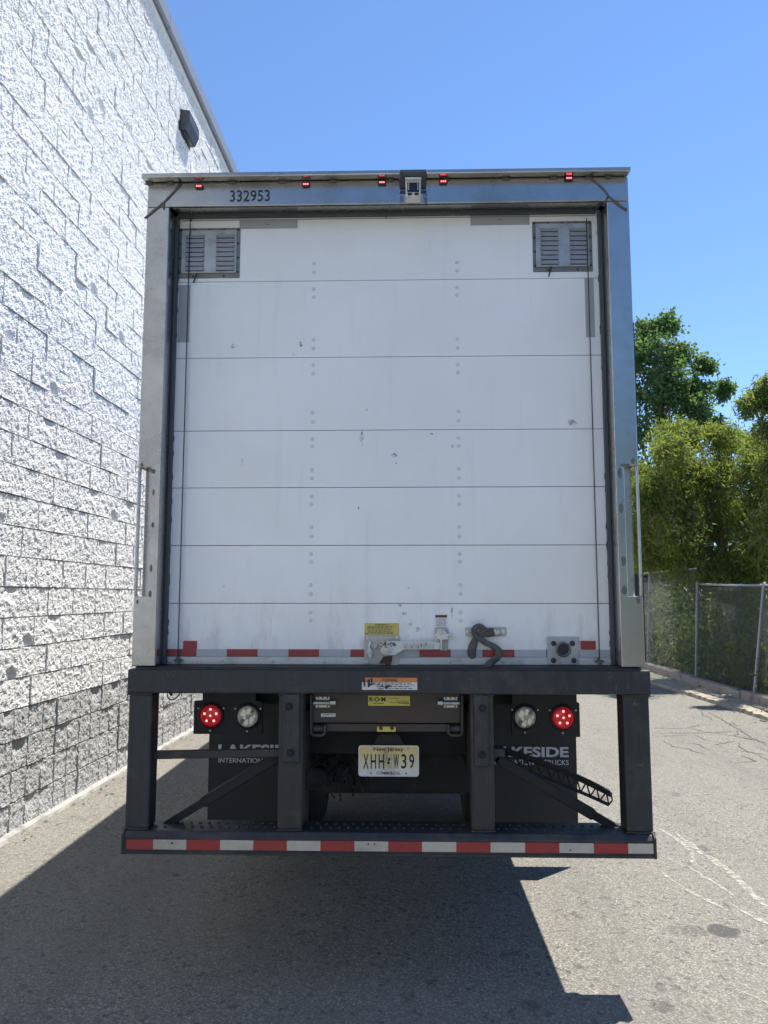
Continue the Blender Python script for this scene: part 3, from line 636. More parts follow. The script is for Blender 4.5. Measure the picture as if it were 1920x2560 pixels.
# louvred vents
def vent(px0, py0, px1, py1, tag):
    x0, x1, z0, z1 = RC(px0, py0, px1, py1, YD)
    w, h = x1 - x0, z1 - z0
    q = G(); q.box(x0, x1, YD - .003, YD - .0003, z0, z1); v_ = obj('vent_cover', q, M_galvd, T)
    a0, a1, b0, b1 = x0 + .05 * w, x1 - .05 * w, z0 + .09 * h, z1 - .045 * h
    q = G(); q.box(a0, a1, YD - .011, YD - .003, b0, b1); obj('raised_cover', q, M_galv, v_, bev=.004)
    lv = G(); lw = (a1 - a0) * .355; L_ = lw
    lv.add([(0, 0, 0), (L_, 0, 0), (L_ - .004, -.007, -.012), (.004, -.007, -.012), (.006, -.0075, -.0155), (L_ - .006, -.0075, -.0155), (L_ - .004, .0, -.0135), (.004, .0, -.0135), (.002, -.003, .0012), (L_ - .002, -.003, .0012)],
           [(8, 9, 2, 3), (0, 1, 9, 8), (3, 2, 5, 4), (4, 5, 6, 7), (1, 2, 9), (0, 8, 3), (2, 1, 6, 5), (3, 4, 7, 0)])
    me = lv.mesh('louvre'); me.materials.append(M_galv)
    sl_ = G(); sl_.box(.004, L_ - .004, -.0006, .0006, -.0185, -.0155); ms = sl_.mesh('louvre_gap'); ms.materials.append(M_ink)
    for c in range(2):
        for r_ in range(8):
            lx = a0 + (a1 - a0) * (.075 + .545 * c); lz = b1 - (b1 - b0) * (.13 + .107 * r_) 
            link('louvre', me, None, v_, loc=(lx, YD - .0112, lz)); link('louvre_gap', ms, None, v_, loc=(lx, YD - .0113, lz + .0))
    for fx, fz in ((.02, .965), (.26, .965), (.5, .965), (.75, .965), (.98, .965), (.02, .68), (.98, .68), (.02, .4), (.98, .4), (.02, .12), (.98, .12), (.25, .035), (.75, .035)):
        q = G(); xx, zz = x0 + w * (.012 + .976 * fx), z0 + h * fz; q.lathe((xx, YD - .0032, zz), [(.0062, 0), (.0058, -.0025), (.003, -.004)], 10); obj('screw', q, M_screw, v_)
    fx = .32 if tag == 'L' else .30
    q = G(); q.bar((x0 + w * fx, YD - .014, z0 + .022), (x0 + w * (fx - .05), YD - .016, z0 - .03), .007, .003); obj('pull_tab', q, M_ink, v_)
vent(448, 572, 599, 695, 'L'); vent(1330, 555, 1482, 679, 'R')

# latch, labels, strap, drain plate
E8 = lambda x, y, d: U(880 + x / 4.046, 1530 + y / 4.046, d)
def R8(x0, y0, x1, y1, d):
    a = E8(x0, y0, d); b = E8(x1, y1, d); return a[0], b[0], b[1], a[1]
def label_board(name, rect, y, mat, par=T):
    x0, x1, z0, z1 = rect; q = G(); q.box(x0, x1, y, y + .0008, z0, z1); return obj(name, q, mat, par)
yl = YD - .002
lb = label_board('yellow_warning_label', R8(127, 113, 477, 235, yl), yl, M_yold)
text('warning_text', 'WARNING:', R8(232, 120, 372, 138, yl - .001), yl - .0008, M_ink, lb, .01)
q = G()
for k in range(7):
    x0, x1, z0, z1 = R8(150 + rnd.randint(0, 10), 143 + k * 12, 440 - rnd.randint(0, 90), 149 + k * 12, yl); xx = x0
    while xx < x1: w = rnd.uniform(.006, .02); q.add([(xx, yl - .0008, z0), (min(xx + w, x1), yl - .0008, z0), (min(xx + w, x1), yl - .0008, z1), (xx, yl - .0008, z1)], [(0, 1, 2, 3)]); xx += w + .004
obj('small_print', q, M_ink2, lb)
lb = label_board('white_warning_label', R8(840, 28, 963, 150, yl), yl, M_paper)
x0, x1, z0, z1 = R8(842, 30, 961, 56, yl); q = G(); q.box(x0, x1, yl - .0008, yl - .0001, z0, z1); obj('label_header', q, M_brown, lb)
text('warning_text', 'WARNING', R8(876, 34, 955, 52, yl - .001), yl - .0014, M_ink, lb, .012)
x0, x1, z0, z1 = R8(848, 34, 870, 52, yl - .001); q = G(); q.add([(x0, yl - .0014, z0), (x1, yl - .0014, z0), ((x0 + x1) / 2, yl - .0014, z1)], [(0, 1, 2)]); obj('alert_triangle', q, M_ink, lb)
for k, s in enumerate(('To avoid serious', 'injury from falling', 'or shifting cargo,', 'be cautious when', 'opening this door.')):
    text('label_text', s, R8(850, 63 + k * 16.5, 950, 75 + k * 16.5, yl - .001), yl - .0008, M_ink, lb, .006)
# latch plate
latch_y = YD - .010
q = G(); q.prism([E8(a, b, latch_y) for a, b in ((125, 250), (135, 237), (470, 237), (482, 250), (487, 300), (512, 400), (490, 445), (462, 566), (395, 560), (400, 470), (330, 520), (135, 525), (122, 512))], latch_y, YD - .002)
lat = obj('door_latch', q, M_plate, T, bev=.002)
q = G(); q.prism([E8(a, b, latch_y - .003) for a, b in ((320, 450), (405, 445), (408, 480), (380, 560), (330, 522), (270, 522))], latch_y - .003, latch_y - .0002); obj('rust_patch', q, M_rust, lat)
for a, b in ((147, 262), (455, 262), (147, 503)):
    x, z = E8(a, b, latch_y - .003); q = G(); q.lathe((x, latch_y, z), [(.0085, 0), (.0085, -.002), (.005, -.0045)], 12); obj('latch_bolt', q, M_white, lat)
ay = YD - .034
q = G(); cx, cz = E8(350, 367, ay); rr0 = .034
pts = [(cx + rr0 * math.cos(t), cz + rr0 * math.sin(t)) for t in np.linspace(math.pi * .5, math.pi * 1.5, 14)]
pts += [E8(440, 436, ay), E8(525, 382, ay), E8(888, 380, ay), E8(894, 330, ay), E8(882, 300, ay)]
q.prism(pts, ay, ay + .012); arm = obj('latch_arm', q, M_white, lat, bev=.003)
q = G(); q.lathe((cx, ay, cz), [(.026, .0), (.026, -.004), (.023, -.006), (.015, -.006), (.014, -.011), (.006, -.012)], 22); obj('pivot_boss', q, M_white, lat, smooth=False)
text('embossed_name', 'WHITING', R8(552, 320, 830, 368, ay - .002), ay - .0016, worn('embossed_paint', (.56, .54, .5), (.44, .42, .38), (.4, .5), 0, 40, dirt=(.05, .05, .05), dscale=60, dlo=.55, dhi=.6), lat, .015)
q = G(); q.prism([E8(a, b, ay) for a, b in ((182, 283), (198, 300), (190, 330), (178, 360), (196, 378), (215, 405), (190, 474), (165, 455), (150, 400), (165, 355), (160, 330))], ay + .004, latch_y - .001); obj('catch_hook', q, M_white, lat, bev=.002)
x, z = E8(175, 397, ay); q = G(); q.lathe((x, ay + .003, z), [(.012, 0), (.011, -.005), (.004, -.006)], 12); obj('hook_pin', q, M_white, lat)
q = G(); q.prism([E8(a, b, ay) for a, b in ((196, 305), (262, 335), (240, 378), (190, 350))], ay + .012, latch_y - .001); obj('catch_block', q, M_plate, lat, bev=.002)
# lock plate and slam latch
q = G(); q.prism([E8(a, b, YD - .006) for a, b in ((835, 165), (848, 153), (960, 153), (972, 168), (972, 375), (958, 390), (905, 390), (895, 300), (835, 250))], YD - .006, YD - .001); lk = obj('lock_plate', q, M_plate, T, bev=.0015)
q = G(); q.prism([E8(a, b, YD - .04) for a, b in ((900, 172), (935, 185), (968, 222), (1022, 226), (1024, 240), (972, 243), (972, 278), (912, 282), (910, 388), (896, 392), (892, 282), (862, 272), (838, 240), (872, 180))], YD - .04, YD - .007); obj('lock_body', q, M_white, lk, bev=.003)
x, z = E8(900, 205, YD - .04); q = G(); q.lathe((x, YD - .04, z), [(.011, 0), (.010, -.004), (.004, -.005)], 12); obj('lock_bolt', q, M_zinc, lk)
# strap bracket
q = G(); q.prism([E8(a, b, YD - .006) for a, b in ((1150, 156), (1555, 153), (1561, 165), (1561, 235), (1550, 245), (1152, 247), (1145, 235), (1145, 165))], YD - .006, YD - .001); sb = obj('strap_bracket', q, M_plate, T, bev=.0015)
for a, b in ((1170, 200), (1530, 200)):
    x, z = E8(a, b, YD - .01); q = G(); q.lathe((x, YD - .006, z), [(.011, 0), (.011, -.002), (.006, -.005)], 14); obj('bracket_bolt', q, M_white, sb)
def web(pts, name='webbing_strap', par=None, thick=.003):
    """flat webbing along centre points (x8, y8, depth, half width px8, lean)"""
    L = []; Rr = []; N = 6
    P = []
    for i in range(len(pts) - 1):
        p0 = np.array(pts[max(i - 1, 0)], float); p1 = np.array(pts[i], float); p2 = np.array(pts[i + 1], float); p3 = np.array(pts[min(i + 2, len(pts) - 1)], float)
        for k in range(N):
            t = k / N; P.append(.5 * (2 * p1 + (p2 - p0) * t + (2 * p0 - 5 * p1 + 4 * p2 - p3) * t * t + (3 * p1 - p0 - 3 * p2 + p3) * t ** 3))
    P.append(np.array(pts[-1], float)); vs = []
    for i, p in enumerate(P):
        a = P[max(i - 1, 0)]; b = P[min(i + 1, len(P) - 1)]; t = b[:2] - a[:2]; L_ = np.hypot(*t) or 1; nrm = np.array([-t[1], t[0]]) / L_
        for s in (-1, -.33, .33, 1):
            e = p[:2] + nrm * p[3] * s; x, z = E8(e[0], e[1], YD - p[2]); vs.append((x, YD - p[2] - p[4] * s * .012 - (0.004 if abs(s) < .5 else 0), z))
    q = G(); q.add(vs, [(i * 4 + k, i * 4 + k + 1, i * 4 + 5 + k, i * 4 + 4 + k) for i in range(len(P) - 1) for k in range(3)])
    o = obj(name, q, M_web, par, smooth=True); so_ = o.modifiers.new('thick', 'SOLIDIFY'); so_.thickness = thick; so_.offset = 0; return o
web([(1445, 203, .012, 40, 0), (1380, 210, .02, 43, .3), (1310, 205, .026, 40, -.2), (1285, 190, .028, 36, .2)], par=sb)
web([(1500, 200, .010, 36, 0), (1465, 203, .014, 40, 0), (1435, 203, .012, 40, .2)], 'silver_loop', sb).data.materials[0] = M_alu
web([(1340, 205, .030, 44, .2), (1318, 160, .036, 30, .6), (1285, 140, .04, 26, .4), (1245, 165, .04, 30, -.2), (1235, 205, .036, 30, .4), (1255, 240, .034, 30, .3), (1300, 275, .034, 30, .4), (1350, 310, .036, 28, -.3), (1400, 335, .038, 30, .6), (1450, 362, .04, 34, -.4), (1485, 400, .046, 34, .4), (1480, 445, .05, 34, -.5), (1440, 485, .054, 34, .5), (1395, 520, .06, 36, -.3), (1368, 560, .07, 34, 0)], par=sb)
web([(1262, 235, .032, 26, 0), (1245, 270, .034, 30, .4), (1228, 330, .036, 40, -.3), (1210, 390, .036, 44, .4), (1215, 430, .036, 40, 0), (1232, 468, .036, 22, 0)], par=sb)
# square plate with a round drain
x0, x1, z0, z1 = RC(1367, 1592, 1448, 1662, YD - .006); q = G(); q.box(x0, x1, YD - .010, YD - .002, z0, z1); dp = obj('drain_plate', q, M_galv, T, bev=.002)
cx, cz = U(1408, 1623.5, YD - .012); q = G(); q.lathe((cx, YD - .010, cz), [(.036, 0), (.036, -.012), (.030, -.016), (.026, -.012), (.024, .0)], 26); obj('drain_ring', q, M_galvd, dp)
q = G(); q.lathe((cx, YD - .0205, cz), [(.0255, 0), (.0255, .004)], 24); obj('drain_hole', q, M_ink, dp)
for px, py in ((1384, 1608.5), (1431, 1608.5), (1384, 1651), (1435, 1651)):
    x, z = U(px, py, YD - .012); q = G(); q.lathe((x, YD - .010, z), [(.0125, 0), (.012, -.006), (.006, -.009)], 12); obj('plate_bolt', q, M_screw, dp)
# black strip standing out beyond the right-hand post
xs0 = 1.094
for (za, zb_) in ((D(1366, 975, .25)[1], D(1366, 700, .25)[1]), (1.42, D(1380, 1240, .25)[1])):
    q = G(); q.box(XR - .02, D(1370, 840, .25)[0] + .002, .22, .30, za, zb_); obj('side_rubber_strip', q, M_ink, T)
# marker lamps
for px, py in ((430, 404), (661, 400), (825, 396), (957.5, 394), (1228.5, 387)):
    x, z = D(px, py, -.004); q = G(); hw, hh = .021, .0105
    q.prism([(x - hw, z - hh * .6), (x - hw * .8, z - hh), (x + hw * .8, z - hh), (x + hw, z - hh * .6), (x + hw, z + hh * .6), (x + hw * .8, z + hh), (x - hw * .8, z + hh), (x - hw, z + hh * .6)], -.012, -.0005)
    ml = obj('marker_lamp', q, M_mbody, T, bev=.002)
    for k in (-1, 0, 1):
        q = G(); q.lathe((x + k * .0095, -.0122, z + .001), [(.0042, 0), (.0036, -.003), (.001, -.004)], 8); obj('led', q, M_mled, ml)

# bed-level beam, posts, step bumper
YB = -.03
x0b, x1b, z0b, z1b = -1.278, 1.111, 1.286, 1.395
q = G(); q.box(x0b, x1b, YB, .12, z0b, z1b); beam = obj('bed_beam', q, M_black, T, bev=.008)
q = G(); q.box(XL + .02, XR - .02, .0, YD + .03, z1b + .0005, ZB - .002); q.box(XL + .03, XR - .03, -.028, -.02, z1b, z1b + .004); obj('sill_plate', q, M_dusty, T)
yb_ = YB - .0015
x0, x1, z0, z1 = RC(905, 1694, 1043, 1725, yb_)
h_ = (z1 - z0)
lb = label_board('torn_warning_label', (x0, x1, z0, z0 + h_ * .63), yb_, M_torn, beam)
q = G(); q.box(x0 + .012, x1, yb_, yb_ + .0008, z0 + h_ * .64, z1); obj('orange_band', q, M_orange, beam)
text('warning_text', 'WARNING', RC(954, 1696, 993, 1704, yb_ - .001), yb_ - .0008, M_ink, beam, .01)
q = G()
for k in range(4):
    x0, x1, z0, z1 = RC(935 + 3 * k, 1706.5 + k * 4.5, 1038 - rnd.randint(0, 20), 1708.6 + k * 4.5, yb_); xx = x0
    while xx < x1: w = rnd.uniform(.006, .025); q.add([(xx, yb_ - .0008, z0), (min(xx + w, x1), yb_ - .0008, z0), (min(xx + w, x1), yb_ - .0008, z1), (xx, yb_ - .0008, z1)], [(0, 1, 2, 3)]); xx += w + .005
obj('small_print', q, M_ink, lb)
q = G()
for (a, b, c, d) in ((908, 1695, 914, 1718), (918, 1697, 926, 1719), (926, 1695, 932, 1708)):
    x0, x1, z0, z1 = RC(a, b, c, d, yb_); q.prism([(x0 + .003, z0), (x1, z0 + .006), (x1 - .002, z1), (x0, z1 - .005)], yb_ - .001, yb_ - .0004)
x, z = U(969, 1716, yb_); q.prism([(x - .014, z), (x - .004, z + .006), (x + .02, z + .003), (x + .006, z - .002), (x - .002, z - .012), (x - .012, z - .008)], yb_ - .001, yb_ - .0004)
obj('label_tear', q, M_black, lb)
zs0, zs1 = .584, .680                         # step bumper
posts_x = [(-1.272, -1.162, M_black), (-.578, -.466, M_dusty), (.297, .401, M_dusty), (.984, 1.104, M_black)]
plist = []
for a, b, mt in posts_x:
    q = G(); q.box(a, b, YB + .012, .09, zs1 + .001, z0b - .001); plist.append(obj('bumper_post', q, mt, T, bev=.010))
for p_, (a, b, _m) in zip(plist, posts_x):
    for zz in (zs1 + .004, z0b - .004):
        q = G(); q.tube([(a - .003 + (b - a + .006) * k / 9, YB + .009 + r4.uniform(-.002, .002), zz + r4.uniform(-.002, .002)) for k in range(10)], [r4.uniform(.004, .008) for _ in range(10)], 6); obj('weld_bead', q, M_dusty, p_, smooth=True)
M_scr = patchy_alpha('bare_scrape', (.20, .15, .09), .5, .62, 40)
for px, py, w, h in ((1590, 1765, 11, 28), (1600, 1850, 4, 14), (1592, 1920, 10, 12), (1601, 1912, 8, 40), (1597, 1890, 6, 8)):
    x, z = U(px, py, YB + .011); q = G(); q.add([(x + w / 530 * math.cos(t) * r4.uniform(.4, 1), YB + .0106, z + h / 530 * math.sin(t) * r4.uniform(.5, 1)) for t in np.linspace(0, 2 * math.pi, 13)[:-1]], [tuple(range(12))]); obj('paint_scrape', q, M_scr, plist[3])
for j, (px, py) in enumerate((((706, 1736), (748, 1908)), ((1184, 1738), (1224, 1918)))):
    pp = plist[1 + j]; yq = YB - .002
    x0, x1, z0, z1 = RC(*px, *py, yq); q = G(); q.box(x0, x1, yq, YB + .0115, z0, min(z1, z0b - .003)); bp = obj('bolted_plate', q, M_black, pp, bev=.006)
for j, (a, b) in enumerate((((721.6, 1767), (725.6, 1882.7)), ((1206.8, 1771), (1206.3, 1888)))):
    for (px, py) in (a, b):
        x, z = U(px, py, YB - .01); q = G(); q.lathe((x, YB - .0022, z), [(.019, 0), (.019, -.003), (.011, -.0035), (.011, -.012), (.006, -.014)], 8); obj('hex_bolt', q, M_under, plist[1 + j])
bl, br = -1.266, 1.097
q = G(); q.prismx([(YB - .012, zs0), (YB - .02, zs0 + .012), (YB - .02, zs1 - .02), (YB - .004, zs1), (.15, zs1), (.15, zs0 + .01)], bl, br); step = obj('step_bumper', q, M_black, T, bev=.006)
q = G(); q.box(bl, br, YB - .0235, YB - .021, zs0, zs0 + .012); obj('lower_flange', q, M_black, step, bev=.001)
for s, xx in ((-1, bl), (1, br)):
    q = G(); q.prismx([(YB - .026, zs0 - .002), (YB - .026, zs1 - .012), (YB - .008, zs1 + .006), (.15, zs1 + .003), (.15, zs0 - .002)], xx - .006, xx + .006); obj('end_cap', q, M_black, step, bev=.003)
tg = G(); tg.lathe((0, 0, 0), [(.009, 0), (.006, .004), (.002, .006)], 7); tg.v = [(x, z, y) for x, y, z in tg.v]; TG = tg.mesh('grip_tooth'); TG.materials.append(M_dusty)
for k in range(52):
    x = -1.14 + k * .042
    if any(a - .01 < x < b + .01 for a, b, _ in posts_x): continue
    for j in range(2): link('grip_tooth', TG, None, step, loc=(x + .02 * j, .025 + .06 * j, zs1 + .001))
bb = [316, 382.7, 465.8, 549.8, 633.3, 716.9, 801.3, 885.7, 970.9, 1054.6, 1141, 1226, 1312.9, 1398, 1484.6, 1570, 1633.5]
M_chipk = flat('chipped_spot', (.02, .02, .02), .7)
for i in range(len(bb) - 1):
    y = YB - .0235; zc = .601
    x0 = U(bb[i], 2110, y)[0]; x1 = U(bb[i + 1], 2110, y)[0]
    q = G(); q.box(x0 + .0005, x1 - .0005, y, y + .0033, U(900, 2128, y)[1], U(900, 2103.5, y)[1]); obj('reflective_tape', q, M_redb if i % 2 == 0 else M_cream, step)
for px, py, w in ((430, 2108, 4), (921, 2110, 3), (936, 2110, 3), (1426, 2125, 3), (1001, 2116, 2)):
    x, z = U(px, py, YB - .024); q = G(); q.add([(x + w / 520 * math.cos(t) * r4.uniform(.5, 1), YB - .0242, z + w * .6 / 520 * math.sin(t)) for t in np.linspace(0, 2 * math.pi, 10)[:-1]], [tuple(range(9))]); obj('chip', q, M_chipk, step)
# cross bar and diagonal braces
za = U(380, 1886, .06)[1]
q = G(); xa, z0a = U(374, 1890, .05); xb_, z0b_ = U(698, 1880, .05); q.bar((-1.17, .05, z0a + .006), (-.57, .05, z0b_ - .002), .036, .036); obj('cross_bar', q, M_dusty, T, bev=.004)
q = G(); q.bar((.40, .05, U(1250, 1880, .05)[1]), (.455, .05, U(1250, 1880, .05)[1] - .002), .036, .036); obj('cross_bar_stub', q, M_dusty, T, bev=.004)
def brace(p0, p1, split):
    a = Vector((U(*p0, .16)[0], .10, U(*p0, .13)[1])); b = Vector((U(*p1, .1)[0], .10, U(*p1, .1)[1])); c = a + (b - a) * split
    q = G(); q.bar(a, c, .048, .048); br_ = obj('diagonal_brace', q, M_under, T, bev=.006)
    q = G(); q.bar(c - (b - a) * .02, b, .036, .036); obj('brace_tail', q, M_under, br_, bev=.004)
brace((700, 1888), (392, 2076), .62); brace((1240, 1893), (1560, 2082), .76)
# toothed double rail hanging out behind the right mud flap
lad = G(); A0 = U(1240, 1874, .2); A1 = U(1375, 1938, .2); A2 = U(1528, 1987, .2); B0 = U(1240, 1900, .2); B1 = U(1375, 1972, .2); B2 = U(1522, 2012, .2)
def qb(a, b, c, t): return tuple((1 - t) ** 2 * a[i] + 2 * t * (1 - t) * b[i] + t * t * c[i] for i in range(2))
M1u = U(1385, 1910, .2); M1l = U(1390, 1950, .2)
up_ = [qb(A0, M1u, A2, t) for t in np.linspace(0, 1, 24)]; lo_ = [qb(B0, M1l, B2, t) for t in np.linspace(0, 1, 24)]
lad.tube([(x, .2, z) for x, z in up_], .012, 8); lad.tube([(x, .2, z) for x, z in lo_], .008, 8)
for i in range(23):
    for t in (0, .5):
        x = up_[i][0] * (1 - t) + up_[i + 1][0] * t; z = up_[i][1] * (1 - t) + up_[i + 1][1] * t; lad.box(x - .0045, x + .0045, .185, .215, z + .006, z + .017)
M_scr2 = patchy_alpha('dusty_scrape', (.16, .155, .145), .46, .66, 60)
for k in range(26):
    x = r4.uniform(-1.25, 1.08); z = r4.uniform(1.30, 1.385); w = r4.uniform(.004, .02); h = r4.uniform(.008, .035)
    if k < 8: x = -1.27 + .03 * k; z = 1.36 + r4.uniform(-.02, .02)
    q = G(); q.add([(x + w * math.cos(t) * r4.uniform(.5, 1), YB - .0008, min(z + h * math.sin(t) * r4.uniform(.5, 1), 1.392)) for t in np.linspace(0, 2 * math.pi, 11)[:-1]], [tuple(range(10))]); obj('paint_scrape', q, M_scr2, beam)
lr = obj('toothed_rail', lad, M_under, T)
q = G()
for i in range(0, 23, 1):
    a, b = (up_[i], lo_[min(i + 1, 23)]) if i % 2 == 0 else (lo_[i], up_[min(i + 1, 23)])
    q.tube([(a[0], .2, a[1]), (b[0], .2, b[1])], .004, 5)
q.tube([(up_[-1][0], .2, up_[-1][1]), (up_[-1][0] + .004, .2, up_[-1][1] - .025), (lo_[-1][0], .2, lo_[-1][1])], .004, 5); obj('lattice', q, M_under, lr)

# tail lamp panels
yt = .35
def tail(px0, py0, px1, py1, red, wht, top0, top1, side):
    x0, x1, z0, z1 = RC(px0, py0, px1, py1, yt)
    zt = 1.27; xa = U(top0, 1745, yt)[0]; xb = U(top1, 1745, yt)[0]
    q = G(); q.prism([(x0, z0), (x1, z0), (x1, z1), (xb, z1 + .004), (xb, zt), (xa, zt), (xa, z1 + .004), (x0, z1)], yt, yt + .02); p = obj('lamp_panel', q, M_rub, T, bev=.003)
    for kind_, (px, py) in (('red', red), ('white', wht)):
        x, z = U(px, py, yt - .02); r_ = .0555
        q = G(); q.lathe((x, yt, z), [(r_ + .012, 0), (r_ + .010, -.008), (r_ + .002, -.012), (r_ - .002, -.006), (r_ - .002, 0)], 32); gr = obj('lamp_grommet', q, M_ink, p, smooth=False)
        if kind_ == 'red':
            q = G(); q.lathe((x, yt - .004, z), [(r_ - .0025, 0), (r_ - .003, -.004), (r_ - .012, -.008), (.03, -.0105), (.004, -.0115)], 32); obj('stop_lamp', q, M_redlens, p, smooth=True)
            for k in range(6):
                an = R(90 + 72 * k); rr = .031 if k < 5 else 0
                q = G(); lx, lz = x + rr * math.cos(an), z + rr * math.sin(an) + .002; q.lathe((lx, yt - .0135, lz), [(.0062, 0), (.005, -.003), (.001, -.004)], 9); obj('led', q, M_led, p)
        else:
            q = G(); q.lathe((x, yt - .004, z), [(r_ - .0025, 0), (r_ - .003, -.003), (r_ - .012, -.006), (.004, -.0075)], 32); obj('reverse_lamp', q, M_clear, p, smooth=True)
            for kx, kz, w, mt in ((-.02, .018, .011, M_facet), (.006, .026, .010, M_facet), (.02, -.018, .011, M_facet), (-.005, -.028, .010, M_facet), (-.028, -.024, .009, M_fdark), (.026, .028, .008, M_fdark), (.034, .0, .006, M_facet), (-.008, -.002, .009, M_facet)):
                an = R(-28); ca, sa = math.cos(an), math.sin(an); w2 = w * 1.5
                q = G(); q.prism([(x + kx + ca * a - sa * b, z + kz + sa * a + ca * b) for a, b in ((-w, -w2), (w, -w2), (w, w2), (-w, w2))], yt - .0125, yt - .0118); obj('lens_facet', q, mt, p)
            q = G(); q.lathe((x, yt - .0118, z), [(.011, 0), (.010, -.003), (.004, -.004)], 14); obj('lens_centre', q, M_clear, p)
        for an in (R(150), R(30), R(268)):
            q = G(); q.lathe((x + .074 * math.cos(an), yt - .0002, z + .074 * math.sin(an)), [(.0055, 0), (.005, -.003), (.002, -.004)], 10); obj('panel_screw', q, M_zinc, p)
tail(485, 1753, 655, 1836, (525, 1790.7), (617.5, 1792.2), 506, 640, 'L')
tail(1277, 1757, 1451, 1843, (1409.5, 1796), (1314.5, 1795), 1280, 1442, 'R')
# mud flaps with lettering
yf = 1.65
def flap(px0, px1, pyb, tx0, tx1, big, small, bow):
    x0, x1, z0, z1 = RC(px0, 1760, px1, pyb, yf); q = G(); N = 8
    vs = [];
    for i in range(N + 1):
        t = i / N; zz = 1.1 + (z0 - 1.1) * t; vs += [(x0, yf + bow * t * t, zz), (x1, yf + bow * .6 * t * t, zz)]
    q.add(vs, [(2 * i, 2 * i + 1, 2 * i + 3, 2 * i + 2) for i in range(N)]); f = obj('mud_flap', q, M_rub, T)
    s_ = f.modifiers.new('thick', 'SOLIDIFY'); s_.thickness = .012; s_.offset = 1
    text('lettering', 'LAKESIDE', RC(tx0, big[0], tx1, big[1], yf - .012), yf - .010, M_lett, f, .035)
    text('lettering', 'INTERNATIONAL TRUCKS', RC(tx0, small[0], tx1, small[1], yf - .012), yf - .010, M_lett, f, .012)
flap(525, 770, 2064, 546, 744, (1861, 1890), (1895, 1908), 0.0)
flap(1208, 1446, 2068, 1226, 1422, (1866.5, 1893.5), (1899, 1913), 0.0)
# ramp box under the sill
Q7 = lambda x, y, d: U(740 + x / 3.607, 1700 + y / 3.607, d)
def R7(x0, y0, x1, y1, d):
    a = Q7(x0, y0, d); b = Q7(x1, y1, d); return a[0], b[0], b[1], a[1]
yr = .12
x0, x1, z0, z1 = R7(152, 126, 1482, 390, yr); q = G(); q.box(x0, x1, yr, yr + .05, z0, 1.279); ramp_ = obj('ramp_housing', q, M_rstl, T, bev=.003)
x0, x1, z0, z1 = R7(262, 392, 1382, 472, yr); q = G(); q.box(x0, x1, yr + .012, yr + .06, z0, z1 - .002); obj('ramp_channel', q, M_rstl, ramp_, bev=.003)
x0, x1, z0, z1 = R7(650, 142, 1027, 232, yr - .003); lb = label_board('yellow_name_plate', (x0, x1, z0, z1), yr - .004, M_ysign, ramp_)
lbp = T  # lettering hangs at part level so that it stays two levels deep
text('plate_lettering', 'R·O·M', R7(662, 155, 808, 196, yr - .006), yr - .0052, M_ink, ramp_, .03)
text('plate_lettering', '"Your Safety', R7(832, 155, 935, 175, yr - .006), yr - .0052, M_ink2, ramp_)
text('plate_lettering', 'Our Concern"', R7(905, 180, 1018, 198, yr - .006), yr - .0052, M_ink2, ramp_)
for a in ((695, 208, 790, 215), (840, 203, 1018, 207), (925, 208, 1018, 213), (985, 216, 1018, 219)):
    x0, x1, z0, z1 = R7(*a, yr - .006); q = G(); q.box(x0, x1, yr - .0052, yr - .0045, z0, z1); obj('plate_print', q, M_ink2, ramp_)
x0, x1, z0, z1 = R7(225, 300, 357, 333, yr - .003); label_board('small_name_plate', (x0, x1, z0, z1), yr - .0025, M_paper, ramp_)
text('plate_lettering', 'R·O·M', R7(242, 305, 296, 318, yr - .004), yr - .0035, M_ink, ramp_, .03)
for a in ((300, 308, 350, 311), (310, 316, 335, 319)):
    x0, x1, z0, z1 = R7(*a, yr - .004); q = G(); q.box(x0, x1, yr - .0035, yr - .0027, z0, z1); obj('plate_print', q, M_ink3, ramp_)
